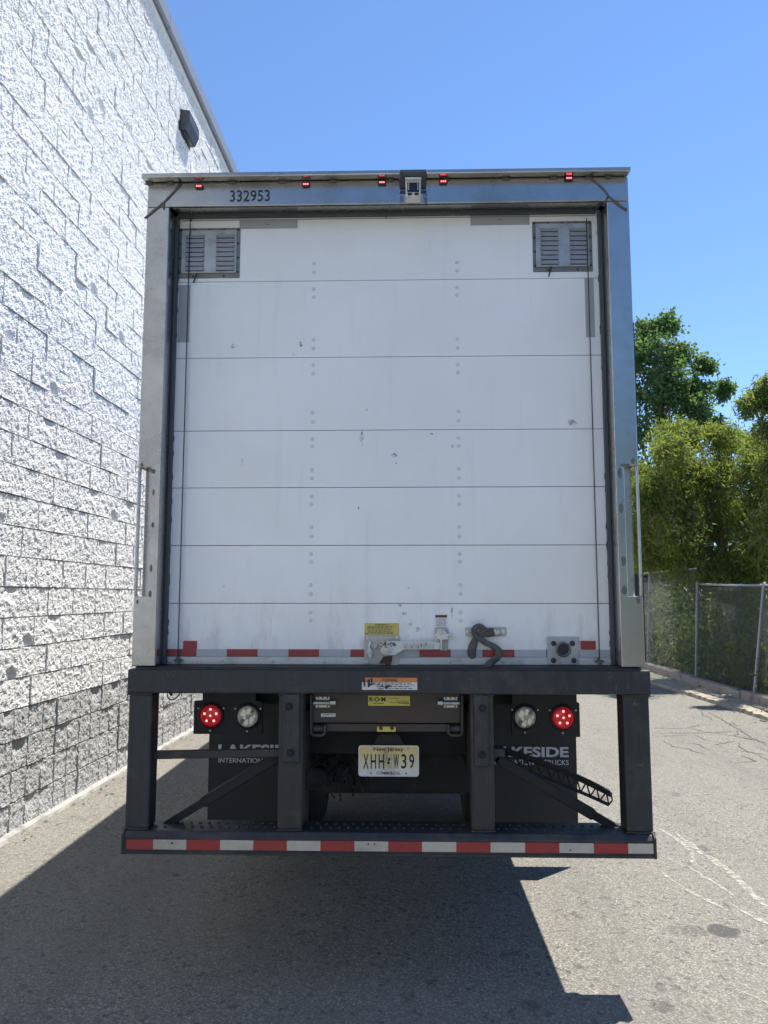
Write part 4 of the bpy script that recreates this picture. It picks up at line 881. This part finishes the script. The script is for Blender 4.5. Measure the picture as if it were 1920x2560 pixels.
for side in (0, 1):
    X_ = (lambda v: v) if side == 0 else (lambda v: 1635 - v)
    def R7s(a, b, c, d, dd):
        xa, xc = sorted((X_(a), X_(c))); return R7(xa, b + (2 if side else 0), xc, d + (2 if side else 0), dd)
    x0, x1, z0, z1 = R7s(178, 150, 303, 248, yr - .003); q = G(); q.box(x0, x1, yr - .004, yr - .0002, z0, z1); bk = obj('bolt_keeper', q, M_zinc, ramp_, bev=.001)
    x0, x1, z0, z1 = R7s(158, 184, 303, 228, yr - .02); q = G(); q.cyl((x0, yr - .018, (z0 + z1) / 2), (x1, yr - .018, (z0 + z1) / 2), (z1 - z0) / 2, 14); obj('slide_bolt_tube', q, M_zinc, ramp_, smooth=False)
    x0, x1, z0, z1 = R7s(303, 183, 360, 224, yr - .02); q = G(); q.box(x0, x1, yr - .028, yr - .010, z0, z1); obj('slide_bolt', q, M_zinc, ramp_, bev=.004)
    for a, b in ((200, 160), (240, 160), (283, 160), (200, 238), (283, 238)):
        x, z = Q7(X_(a), b + (2 if side else 0), yr - .005); q = G(); q.lathe((x, yr - .0042, z), [(.004, 0), (.003, -.002)], 8); obj('keeper_rivet', q, M_screw, ramp_)
    # hooked side bracket
    pts = [(140, 135), (140, 470), (155, 495), (235, 495), (262, 475), (264, 400)]
    P3 = [(Q7(X_(a), b, yr - .01)[0], yr - .01, Q7(X_(a), b, yr - .01)[1]) for a, b in pts]
    q = G()
    for p0, p1 in zip(P3[:-1], P3[1:]): q.bar(p0, p1, .011, .03)
    obj('hook_bracket', q, M_rstl, ramp_)
    x0, x1, z0, z1 = R7s(160, 412, 242, 470, yr); q = G(); q.cyl((x0, yr + .01, (z0 + z1) / 2), (x1, yr + .01, (z0 + z1) / 2), (z1 - z0) / 2, 14); obj('roller', q, worn('grey_roller', (.11, .11, .105), (.08, .08, .08), (.5, .7)), ramp_)
x0, x1, z0, z1 = R7(730, 420, 900, 467, yr - .01); q = G(); q.box(x0, x1, yr - .012, yr + .0115, z0, z1); yp = obj('yellow_bracket', q, M_yel, ramp_, bev=.002)
for a in (765, 865):
    x, z = Q7(a, 437, yr - .02); q = G(); q.lathe((x, yr - .0122, z), [(.009, 0), (.008, -.005), (.004, -.006)], 8); obj('bracket_bolt', q, M_rust, ramp_)
# licence plate
yp_ = .16
x0, x1, z0, z1 = R7(563, 588, 1110, 873, yp_)
def rrect(x0, x1, z0, z1, r):
    P = []
    for cx, cz, a0 in ((x1 - r, z1 - r, 0), (x0 + r, z1 - r, 90), (x0 + r, z0 + r, 180), (x1 - r, z0 + r, 270)):
        for k in range(6): an = R(a0 + 18 * k); P.append((cx + r * math.cos(an), cz + r * math.sin(an)))
    return P
def plate_material():
    m, n, l, b = nt('plate_yellow_fading_to_white'); tc = n.new('ShaderNodeTexCoord'); sp = n.new('ShaderNodeSeparateXYZ'); l.new(tc.outputs['Object'], sp.inputs[0])
    mr = n.new('ShaderNodeMapRange'); mr.inputs[1].default_value = z0; mr.inputs[2].default_value = z1; l.new(sp.outputs[2], mr.inputs[0])
    c = ramp(n, l, mr.outputs[0], [(.1, (.70, .70, .68)), (.5, (.68, .60, .36)), (.95, (.66, .50, .16))])
    cx = (x0 + x1) / 2
    s2 = n.new('ShaderNodeMath'); s2.operation = 'SUBTRACT'; l.new(sp.outputs[0], s2.inputs[0]); s2.inputs[1].default_value = cx; ab = n.new('ShaderNodeMath'); ab.operation = 'ABSOLUTE'; l.new(s2.outputs[0], ab.inputs[0])
    drip = ramp(n, l, ab.outputs[0], [(.006, 1.0), (.055, 0.0)])
    g_ = noise(n, l, coords(n, l, 'Object', (3, 1, 1)), 16, 7, .7); dd = n.new('ShaderNodeMath'); dd.operation = 'MULTIPLY'; l.new(drip, dd.inputs[0]); l.new(ramp(n, l, g_, [(.38, 0.0), (.62, .85)]), dd.inputs[1])
    c = mixc(n, l, dd.outputs[0], c, (.16, .12, .07)); gg = noise(n, l, coords(n, l), 9, 7, .7); c = mixc(n, l, ramp(n, l, gg, [(.5, 0.0), (.8, .5)]), c, (.36, .33, .26))
    l.new(c, b.inputs['Base Color']); b.inputs['Roughness'].default_value = .35; return m
q = G(); q.prism(rrect(x0, x1, z0, z1, .014), yp_, yp_ + .003); np_ = obj('licence_plate', q, plate_material(), T, bev=.001)
ring = G(); o_ = rrect(x0 + .001, x1 - .001, z0 + .001, z1 - .001, .013); i_ = rrect(x0 + .006, x1 - .006, z0 + .006, z1 - .006, .010); nn_ = len(o_)
ring.add([(a, yp_ - .002, b) for a, b in o_] + [(a, yp_ - .002, b) for a, b in i_], [(k, (k + 1) % nn_, nn_ + (k + 1) % nn_, nn_ + k) for k in range(nn_)]); obj('plate_rim', ring, M_paper, np_)
yi = yp_ - .0016
text('plate_state', 'New Jersey', R7(702, 606, 968, 652, yi), yi, M_ink, np_, .012)
for ch, a, b in (('X', 606, 655), ('H', 674, 722), ('H', 745, 795), ('W', 880, 928), ('3', 948, 997), ('9', 1020, 1066)):
    text('plate_character', ch, R7(a, 668, b, 800, yi), yi, M_ink, np_, .012)
text('plate_class', 'COMMERCIAL', R7(725, 826, 945, 853, yi), yi, M_ink, np_, .004)
q = G(); q.prism([Q7(a, b, yi) for a, b in ((838, 698), (852, 706), (850, 722), (838, 732), (850, 748), (836, 762), (822, 756), (820, 742), (832, 734), (830, 716))], yi, yi + .0008); obj('state_outline', q, M_ink, np_)
q = G(); q.box(*R7(1010, 864, 1058, 868, yi)[:2], yi, yi + .0006, *R7(1010, 864, 1058, 868, yi)[2:]); obj('plate_corner_mark', q, M_ink, np_)
for a, b in ((675, 613), (995, 618)):
    x, z = Q7(a, b, yi); q = G(); q.lathe((x, yp_ - .0004, z), [(.011, 0), (.010, -.003), (.006, -.004), (.0055, -.007)], 12); obj('plate_bolt', q, M_zinc, np_)
for a, b in ((675, 840), (993, 844)):
    x, z = Q7(a, b, yi); q = G(); q.lathe((x, yi, z), [(.004, 0), (.004, -.0005)], 10); obj('plate_hole', q, M_ink, np_)
q = G(); cxp = (x0 + x1) / 2; q.box(cxp - .04, cxp + .04, yp_ + .0035, yp_ + .012, z1 - .03, 1.02); q.prism([(cxp - .08, z1 - .01), (cxp + .08, z1 - .01), (cxp + .045, z1 + .05), (cxp - .045, z1 + .05)], yp_ + .0125, yp_ + .02); obj('plate_bracket', q, M_under, T)
# underbody behind: crossmembers, axle, wheels, springs, wiring
q = G(); q.box(-.56, .39, .42, .50, .93, 1.16); obj('rear_cross_member', q, M_under, T, bev=.006)
q = G(); q.box(-.55, .38, .62, .68, .70, .93); q.box(-.50, .33, .9, 1.0, .62, .9); obj('tow_frame', q, M_under, T, bev=.006)
AY = 2.55
q = G(); q.tube([(-.95, AY, .50), (-.35, AY, .50), (-.28, AY, .52), (.11, AY, .52), (.18, AY, .50), (.78, AY, .50)], [.075, .085, .12, .12, .085, .075], 14); q.lathe((-.087, AY - .08, .52), [(.21, .12), (.21, .0), (.16, -.09), (.07, -.12)], 22); obj('rear_axle', q, M_under, T, smooth=False)
wg = G(); wg.lathe((0, 0, 0), [(.29, -.13), (.44, -.135), (.485, -.11), (.5, -.06), (.5, .06), (.485, .11), (.44, .135), (.29, .13)], 40, 'x'); WT = wg.mesh('tyre'); WT.materials.append(M_tyre)
wr = G(); wr.lathe((0, 0, 0), [(.05, -.06), (.12, -.07), (.20, -.02), (.288, -.1), (.288, .1), (.2, .05), (.05, .05)], 28, 'x'); WR = wr.mesh('rim'); WR.materials.append(M_box)
for x in (-1.08, -.75, .576, .906):
    wh = link('wheel', WT, None, T, loc=(x, AY, .5)); link('rim', WR, None, wh)
for x in (-1.02, .85):
    wh = link('wheel', WT, None, T, loc=(x, 8.6, .5)); link('rim', WR, None, wh)
for s in (-1, 1):
    x = -.087 + s * .43
    for k in range(5):
        q = G(); hl = .75 - .12 * k; q.prismx([(AY - hl, .80 + .06 * (hl / .75) ** 2 - .03 * k), (AY, .74 - .02 * k), (AY + hl, .80 + .06 * (hl / .75) ** 2 - .03 * k), (AY + hl, .812 + .06 * (hl / .75) ** 2 - .03 * k), (AY, .752 - .02 * k), (AY - hl, .812 + .06 * (hl / .75) ** 2 - .03 * k)], x - .04, x + .04); obj('leaf_spring', q, M_under, T)
    q = G(); q.tube([(x + s * .0, AY - .35, .66), (x, AY - .12, .66)], [.08, .085], 16); obj('brake_chamber', q, M_under, T)
    q = G(); q.prismx([(1.35, .88), (1.62, .88), (1.56, .70), (1.42, .70)], x - .05, x + .05); obj('spring_hanger', q, M_rust if s > 0 else M_under, T)
q = G()
for k in range(16):
    x = -.40 + r4.uniform(-.08, .12); z = .95 + r4.uniform(-.05, .05); pts = [(x, .45 + r4.uniform(0, .15), z)]
    for j in range(5): x += r4.uniform(-.06, .07); z += r4.uniform(-.09, .03); pts.append((x, .45 + r4.uniform(0, .2), z))
    q.tube(pts, .005, 5)
obj('hanging_wires', q, M_ink, T)
q = G(); q.lathe((-.455, .5, .80), [(.05, .04), (.05, -.02), (.035, -.03), (.01, -.032)], 18); obj('air_coupling', q, M_under, T)
q = G(); pts = []
for k in range(13):
    t = k / 12; a = math.pi * (1 + t); pts.append((U(437, 1733, .3)[0] + .035 * math.cos(a) + .015 * math.sin(a), .3, 1.268 + .055 * math.sin(a)))
q.tube(pts, .003, 5); q.tube([(pts[0][0], .3, 1.27), (pts[0][0] + .02, .3, 1.235)], .007, 6); obj('cable_loop', q, M_ink, T)
q = G(); q.lathe((-.9, 4.6, .75), [(.30, 0), (.30, .0)], 4); 
q = G(); q.tube([(-.95, 4.0, .78), (-.95, 5.4, .78)], .29, 20); q.tube([(.77, 4.0, .78), (.77, 5.4, .78)], .29, 20); obj('fuel_tank', q, M_under, T)
q = G(); q.box(-.85, .67, 7.95, 9.9, .42, 1.3); obj('engine_bay', q, M_under, T)
# cab
q = G(); q.prismx([(8.0, 1.0), (8.0, 2.75), (8.3, 2.95), (9.0, 2.9), (9.5, 2.0), (10.6, 1.75), (10.75, 1.4), (10.75, .6), (9.2, .6), (9.1, 1.05), (8.2, 1.05)], -1.12, .95); cabo = obj('cab', q, M_box, T, bev=.04)
for x in (-1.125, .95):
    q = G(); q.prismx([(8.35, 1.9), (8.35, 2.65), (8.9, 2.6), (9.25, 1.95)], x, x + .005); obj('side_window', q, M_glass, cabo)
q = G(); q.add([(-1.02, 9.06, 2.84), (.85, 9.06, 2.84), (.85, 9.51, 2.06), (-1.02, 9.51, 2.06)], [(0, 1, 2, 3)]); obj('windscreen', q, M_glass, cabo)

# ------------------------------------------------------------------ chain link fence
M_fpost = worn('galvanised_fence', (.40, .42, .45), (.30, .32, .34), (.4, .55), .6, 6, (1, 1, .4))
M_wire = worn('weathered_wire', (.26, .27, .28), (.17, .175, .18), (.55, .7), .3, 9)
F_ = thing('chain_link_fence', (5.6, 9.5, 0), 'galvanised chain link fence with leaning posts behind the kerb', 'fence')
def fl(y): return 5.62 + (.10 if y < 10 else 0) * 0
pdefs = [(5.57, 14.59, 2.30, .12), (5.56, 11.6, 1.99, .10), (5.55, 9.12, 1.93, .26), (5.58, 6.4, 1.9, .1), (5.58, 3.5, 1.9, .05), (5.56, 17.7, 2.2, .08), (5.56, 20.8, 2.2, .05), (5.58, .4, 1.9, .05), (5.58, -2.8, 1.9, .05), (5.58, -6, 1.9, .05)]
for i, (x, y, h, lean) in enumerate(pdefs):
    q = G(); q.tube([(x, y, .05), (x + lean, y, h)], .031 if i != 1 else .03, 10); q.tube([(x + lean, y, h), (x + lean, y, h + .03)], [.034, .012], 10); p = obj('fence_post', q, M_fpost, F_, smooth=False)
    for zt_ in (.5, .85, 1.2, 1.55):
        q = G(); q.tube([(x + lean * zt_ / h, y - .002, zt_), (x + lean * zt_ / h, y + .002, zt_ + .012)], .036, 8); obj('fence_tie', q, M_fpost, p)
ps = sorted(pdefs, key=lambda p: p[1])
def at_post(y):
    for a, b in zip(ps[:-1], ps[1:]):
        if a[1] <= y <= b[1]:
            t = (y - a[1]) / (b[1] - a[1]); return [a[k] + (b[k] - a[k]) * t for k in range(4)]
for a, b in zip(ps[:-1], ps[1:]):
    if a[1] < 8 and b[1] > 8 or a[1] >= 8:
        pass
    h0, h1 = (a[2] - .03, b[2] - .03)
    if abs(a[1] - 11.6) < .1: h0 = 2.26
    q = G(); q.tube([(a[0] + a[3], a[1], h0), ((a[0] + a[3] + b[0] + b[3]) / 2, (a[1] + b[1]) / 2, (h0 + h1) / 2 - .012), (b[0] + b[3], b[1], h1)], .021, 8); obj('top_rail', q, M_fpost, F_, smooth=True)
    q = G(); LY = b[1] - a[1]; pitch = .058
    def fp(s, z):
        t = min(max((s - a[1]) / LY, 0), 1); hh = h0 + (h1 - h0) * t; le = a[3] + (b[3] - a[3]) * t; bl_ = .018 * math.sin(math.pi * t) * math.sin(3 * z)
        return (a[0] + (b[0] - a[0]) * t + le * z / hh - .03 + bl_, s, z)
    hm = min(h0, h1) - .01; z_lo = .14; k = int((LY + hm) / pitch) + 1
    for j in range(k):
        for sg in (1, -1):
            s0 = a[1] - hm + j * pitch if sg > 0 else a[1] + j * pitch
            pts = []
            for st in range(5):
                t = st / 4; z = z_lo + (hm - z_lo) * t; s = s0 + sg * (hm - z_lo) * t
                pts.append((s, z))
            # clip to the bay
            if sg > 0: lo = max(0, (a[1] - s0) / (hm - z_lo)); hi = min(1, (b[1] - s0) / (hm - z_lo))
            else: lo = max(0, (s0 - b[1]) / (hm - z_lo)); hi = min(1, (s0 - a[1]) / (hm - z_lo))
            if hi - lo < .02: continue
            P_ = [fp(s0 + sg * (hm - z_lo) * t, z_lo + (hm - z_lo) * t) for t in np.linspace(lo, hi, 5)]
            q.tube([(x + sg * .0012, y, z) for x, y, z in P_], .0023, 3, False)
    me = q.mesh('wire_mesh', False); link('wire_mesh', me, M_wire, F_, kind='stuff')
# utility cabinet half hidden by the truck's corner
uc = thing('utility_cabinet', (5.95, 15.6, .1), 'dark cabinet with pale cap behind the fence beside the truck corner', 'cabinet')
q = G(); q.box(5.75, 6.2, 15.4, 15.8, .1, .84); obj('cabinet_body', q, M_lamp, uc, bev=.01)
q = G(); q.box(5.72, 6.23, 15.37, 15.83, .842, .875); obj('cabinet_cap', q, M_foot, uc, bev=.005)
q = G(); q.box(5.78, 5.88, 15.42, 15.52, .876, 1.0); obj('cap_post', q, M_lamp, uc)

# ------------------------------------------------------------------ trees
def spawn_leaves(centres, dirs, n_each, spread, ln, wd, droop, rng, curl=.15):
    """leaf quads round each centre; returns verts and faces arrays"""
    N = len(centres) * n_each
    c = np.repeat(centres, n_each, 0) + rng.normal(0, 1, (N, 3)) * spread
    d = rng.normal(0, 1, (N, 3)); d[:, 2] -= droop; d /= np.linalg.norm(d, axis=1)[:, None]
    r = rng.normal(0, 1, (N, 3)); w = np.cross(d, r); w /= np.linalg.norm(w, axis=1)[:, None]; nrm = np.cross(d, w)
    sz = rng.uniform(.65, 1.25, (N, 1)); L = ln * sz; Wd = wd * sz
    p0 = c; p1 = c + d * L * .45 + w * Wd * .5; p2 = c + d * L + nrm * L * curl; p3 = c + d * L * .45 - w * Wd * .5
    V = np.stack([p0, p1, p2, p3], 1).reshape(-1, 3); return V
def crown_mesh(name, V, mat):
    me = bpy.data.meshes.new(name); n = len(V) // 4
    me.vertices.add(len(V)); me.vertices.foreach_set('co', V.astype(np.float32).ravel()); me.loops.add(len(V)); me.loops.foreach_set('vertex_index', np.arange(len(V), dtype=np.int32))
    me.polygons.add(n); me.polygons.foreach_set('loop_start', np.arange(0, len(V), 4, dtype=np.int32)); me.polygons.foreach_set('loop_total', np.full(n, 4, dtype=np.int32))
    me.update(calc_edges=True); me.materials.append(mat); return me
M_bark = worn('grey_brown_bark', (.24, .21, .175), (.15, .13, .105), (.8, .95), 0, 8, (4, 4, 1), bmp=.8, bscale=20, bdist=.02)
M_poplar = leaf_material('poplar_leaf', [(.085, .15, .06), (.11, .19, .075), (.14, .23, .10), (.095, .165, .065)], .42)
M_willow = leaf_material('willow_leaf', [(.13, .18, .05), (.17, .225, .06), (.24, .285, .10), (.135, .19, .055)], .5)
M_bush = leaf_material('bush_leaf', [(.07, .12, .04), (.095, .155, .05), (.13, .19, .065)], .4)  # leaf greens of the bushes and broadleaf trees
def tree(name, label, cat, base, lobes, leafm, ln, wd, droop, twigs, per, spread, seed, tr=.14, group=None, hang=0.0):
    """tapered trunk, limbs bent to each lobe, twigs inside a lobe, leaves along the twigs"""
    rng = np.random.default_rng(seed); r2 = random.Random(seed)
    t = thing(name, base, label, cat, group)
    top = max(z + r for x, y, z, r in lobes); bx, by, bz = base
    mx = np.mean([l[0] for l in lobes]); my = np.mean([l[1] for l in lobes])
    tp = []; H = top * .82
    for k in range(9):
        f = k / 8; tp.append((bx + (mx - bx) * f ** 1.3 + r2.uniform(-.06, .06) * f, by + (my - by) * f ** 1.3 + r2.uniform(-.06, .06) * f, bz + (H - bz) * f))
    q = G(); q.tube(tp, [tr * (1 - .85 * k / 8) + .012 for k in range(9)], 10)
    obj('trunk', q, M_bark, t, smooth=True)
    lm = G(); cent = []
    for (x, y, z, r) in lobes:
        f = min(max((z - .55 * r - bz) / (H - bz) - .22, .12), .93); i = f * 8; k = int(i); a = Vector(tp[k]).lerp(Vector(tp[min(k + 1, 8)]), i - k)
        c = Vector((x, y, z)); mid = a.lerp(c, .5) + Vector((r2.uniform(-.15, .15), r2.uniform(-.15, .15), .12 * r))
        r0 = tr * (1 - .85 * f) * .6 + .018
        lm.tube([a, a.lerp(mid, .55), mid, mid.lerp(c, .6), c], [r0, r0 * .8, r0 * .62, r0 * .45, r0 * .3], 6)
        for j in range(twigs):
            v = rng.normal(0, 1, 3); v /= np.linalg.norm(v); v[2] *= .85
            rad = r * rng.uniform(.72, 1.12); e = np.array(c) + v * rad
            s = np.array(c) + v * rad * .15 + rng.normal(0, .05, 3)
            mid2 = (s + e) / 2 + np.array([0, 0, .10 * r]); e2 = e - np.array([0, 0, hang * rng.uniform(.3, 1)])
            if j % 2 == 0: lm.tube([s, mid2, e2], [.012, .008, .004], 4, False)
            for u in np.linspace(.35, 1, 5):
                cent.append((1 - u) ** 2 * s + 2 * u * (1 - u) * mid2 + u * u * e2)
    me = lm.mesh('limbs', False); link('limbs', me, M_bark, t)
    V = spawn_leaves(np.array(cent), None, per, spread, ln, wd, droop, rng)
    link('crown', crown_mesh('crown', V, leafm), None, t)
    return t
def LB(px, py, y, r): x, z = U(px * K, py * K, y); return (x, y, z, r)
# tall dark poplar far behind the truck's right side
pl = [LB(1440, 712, 20, .55), LB(1400, 720, 20.4, .55), LB(1420, 760, 19.6, .75), LB(1385, 790, 20.2, .8), LB(1462, 768, 20, .55), LB(1440, 815, 19.5, .8), LB(1395, 850, 20.2, .9), LB(1470, 850, 19.6, .75), LB(1535, 790, 20, .42), LB(1520, 830, 19.8, .5), LB(1555, 842, 20.2, .4), LB(1500, 885, 19.6, .8), LB(1430, 890, 20, .95), LB(1380, 930, 20, .9), LB(1470, 940, 20, .9), LB(1540, 905, 20, .55), LB(1340, 850, 20.5, .9), LB(1340, 950, 20.5, 1.0), LB(1400, 1010, 20, 1.0), LB(1480, 1040, 20, 1.2), LB(1400, 1120, 20, 1.2), LB(1330, 1080, 20, 1.2), LB(1400, 1200, 20, 1.1)]
tree('poplar_tree', 'tall dark green poplar rising beside the truck, tallest tree in view', 'tree', (7.6, 20.3, .1), [(x + NR.normal(0, .12), y, z + NR.normal(0, .1), r * NR.uniform(.75, 1.0)) for x, y, z, r in pl], M_poplar, .105, .09, .2, 26, 9, .085, 21, .17)
# yellow-green willow leaning over the fence
wlb = [LB(1500, 925, 12.2, .42), LB(1455, 945, 12.0, .42), LB(1550, 935, 12.4, .42), LB(1420, 985, 11.8, .5), LB(1490, 985, 12.2, .6), LB(1560, 985, 12.6, .55), LB(1610, 950, 12.8, .42), LB(1395, 1050, 12.2, .45), LB(1450, 1055, 11.8, .62), LB(1530, 1060, 12.4, .65), LB(1600, 1040, 12.6, .6), LB(1650, 1020, 12.8, .5), LB(1410, 1120, 12.2, .5), LB(1480, 1130, 11.8, .6), LB(1560, 1130, 12.2, .65), LB(1630, 1120, 12.5, .6), LB(1420, 1190, 12.6, .45), LB(1500, 1200, 12, .55), LB(1580, 1205, 12.2, .6), LB(1650, 1200, 12.2, .6), LB(1470, 1205, 12.6, .38), LB(1540, 1260, 12.0, .45), LB(1620, 1260, 12.2, .5), LB(1382, 1030, 12.8, .42), LB(1386, 1095, 12.9, .45), LB(1392, 1165, 12.8, .45), LB(1400, 1185, 13.2, .4), LB(1640, 965, 11.9, .42), LB(1605, 1005, 11.8, .42), LB(1655, 1065, 11.7, .5), LB(1625, 1160, 11.6, .5)]
tree('willow_tree', 'yellow green narrow leaved willow hanging over the chain link fence', 'tree', (6.9, 12.7, .1), [(x + NR.normal(0, .1), y + NR.normal(0, .3), z + NR.normal(0, .1), r * NR.uniform(.7, 1.1)) for x, y, z, r in wlb], M_willow, .115, .024, .9, 36, 13, .09, 22, .10, hang=.3)
# second willow at the right edge, sparse at the top
wl2 = [LB(1655, 820, 10.2, .22), LB(1635, 850, 10.3, .2), LB(1612, 862, 10.2, .16), LB(1660, 862, 10.3, .3), LB(1650, 915, 10.4, .35), LB(1690, 880, 10.4, .5), LB(1700, 820, 10.6, .45), LB(1680, 960, 10.6, .5), LB(1725, 940, 10.4, .55), LB(1655, 1000, 10.6, .4), LB(1700, 1050, 10.4, .6), LB(1665, 1100, 10.5, .5), LB(1730, 1130, 10.6, .6), LB(1670, 1180, 10.5, .55), LB(1740, 1230, 10.4, .6), LB(1680, 1270, 10.3, .5)]
tree('young_willow_tree', 'sparse topped pale willow at the right edge of the picture', 'tree', (7.3, 10.6, .1), [(x, y, z, r * (.62 if z > 4.0 else 1)) for x, y, z, r in wl2], M_willow, .13, .027, .9, 17, 7, .07, 23, .07, hang=.25)
# trees farther along the fence and behind the camera: they shade, bounce light and mirror in the steel posts
spots = [(6.9, 17.6, 4.4), (8.6, 15.6, 4.6), (7.6, 7.6, 4.8), (9.2, 24, 7.0), (7.4, 3.2, 5.2), (9.6, 10.2, 5.6)]
labs = ['low bushy tree behind the fence between the willow and the truck corner', 'mid green bushy tree behind the willow and the fence', 'leafy tree beyond the fence to the right of the frame', 'green tree standing far behind the poplar', 'broad tree beside the fence nearest the camera', 'dense tree behind the sparse topped willow']
for i, (x, y, h) in enumerate(spots):
    rr = random.Random(60 + i); lb_ = []
    for k in range(13):
        a = rr.uniform(0, 6.28); zz = rr.uniform(.8, h - .7); wdt = 1.35 * math.sin(math.pi * min(max(zz / h, .15), .92)) + .2; lb_.append((x + wdt * math.cos(a) * rr.uniform(.4, 1), y + wdt * math.sin(a) * rr.uniform(.4, 1), zz, rr.uniform(.6, .95)))
    tree('broadleaf_tree', labs[i], 'tree', (x, y, .1), lb_, M_bush if i != 2 else M_willow, .16, .07, .6, 30, 8, .09, 80 + i, .11, group='trees beyond the fence')
BL = ['leafy tree along the fence, closest behind the camera', 'tall leafy tree second behind the camera along the fence', 'leafy tree third behind the camera along the fence', 'leafy tree farthest behind the camera along the fence']
for i, (x, y, h) in enumerate([(7.2, -9, 6), (7.5, -13.5, 6.5), (7.2, -18, 6.2), (7.4, -23, 6.5)]):
    rr = random.Random(160 + i); lb_ = []
    for k in range(10):
        a = rr.uniform(0, 6.28); zz = rr.uniform(.8, h - .7); wdt = 1.5; lb_.append((x + wdt * math.cos(a) * rr.uniform(.4, 1), y + wdt * math.sin(a) * rr.uniform(.4, 1), zz, rr.uniform(.8, 1.1)))
    tree('broadleaf_tree', BL[i], 'tree', (x, y, .1), lb_, M_bush, .30, .16, .6, 22, 6, .12, 180 + i, .11, group='trees along the fence behind the camera')
# undergrowth behind the fence, reads as one mass
rng = np.random.default_rng(99); cs = []
for k in range(900):
    y = rng.uniform(6.5, 24); x = 5.75 + abs(rng.normal(0, .9)); z = rng.uniform(.1, 2.0) * rng.uniform(.3, 1); cs.append((x, y, z))
V = spawn_leaves(np.array(cs), None, 46, .17, .10, .042, .3, rng)
o = link('undergrowth', crown_mesh('undergrowth', V, M_bush), None); o['kind'] = 'stuff'
# weeds and dead stems by the kerb, litter
st = G(); r5 = random.Random(8)
for k in range(70):
    y = r5.uniform(7.5, 16); x = r5.uniform(5.68, 6.3); z = .1; dx, dy = r5.uniform(-.35, .2), r5.uniform(-.3, .3); h = r5.uniform(.4, 1.3)
    st.tube([(x, y, z), (x + dx * .4, y + dy * .4, z + h * .6), (x + dx, y + dy, z + h)], [.006, .004, .002], 4, False)
o = obj('dead_stems', st, worn('dry_stem', (.22, .19, .15), (.16, .14, .11), (.8, .9))); o['kind'] = 'stuff'
dq = G(); r6 = random.Random(12)
for k in range(420):
    if k % 3 == 0:
        lx_ = r6.uniform(-.6, 12); wx, wy, wz = world_of(lx_, 0, -r6.uniform(.06, .3)); z = .004
    else: wx, wy, z = r6.choice([r6.uniform(5.1, 5.4), 5.03 - abs(r6.gauss(0, .12))]), r6.uniform(6.5, 17), .004
    if wx > 5.05: z = .075
    a = r6.uniform(0, 6.28); sz = r6.uniform(.008, .028); ca, sa = math.cos(a) * sz, math.sin(a) * sz
    dq.add([(wx - ca, wy - sa, z), (wx + sa * .4, wy - ca * .4, z + sz * .35), (wx + ca, wy + sa, z + .003), (wx - sa * .4, wy + ca * .4, z + sz * .25)], [(0, 1, 2, 3)])
o = obj('leaf_debris', dq, worn('dry_leaf_debris', (.16, .12, .07), (.09, .07, .045), (.8, .95), 0, 9)); o['kind'] = 'stuff'
lt = thing('litter', (*GR(1817, 1741, .1), .08), 'crumpled white scrap of litter lying on the verge against the kerb', 'litter')
lx, ly = GR(1817, 1741, .08); q = G(); q.add([(lx - .09, ly, .085), (lx - .02, ly - .04, .12), (lx + .06, ly - .01, .09), (lx + .1, ly + .05, .11), (lx + .0, ly + .06, .095), (lx - .06, ly + .05, .11)], [(0, 1, 5), (1, 4, 5), (1, 2, 4), (2, 3, 4)]); obj('crumpled_paper', q, M_paper, lt)
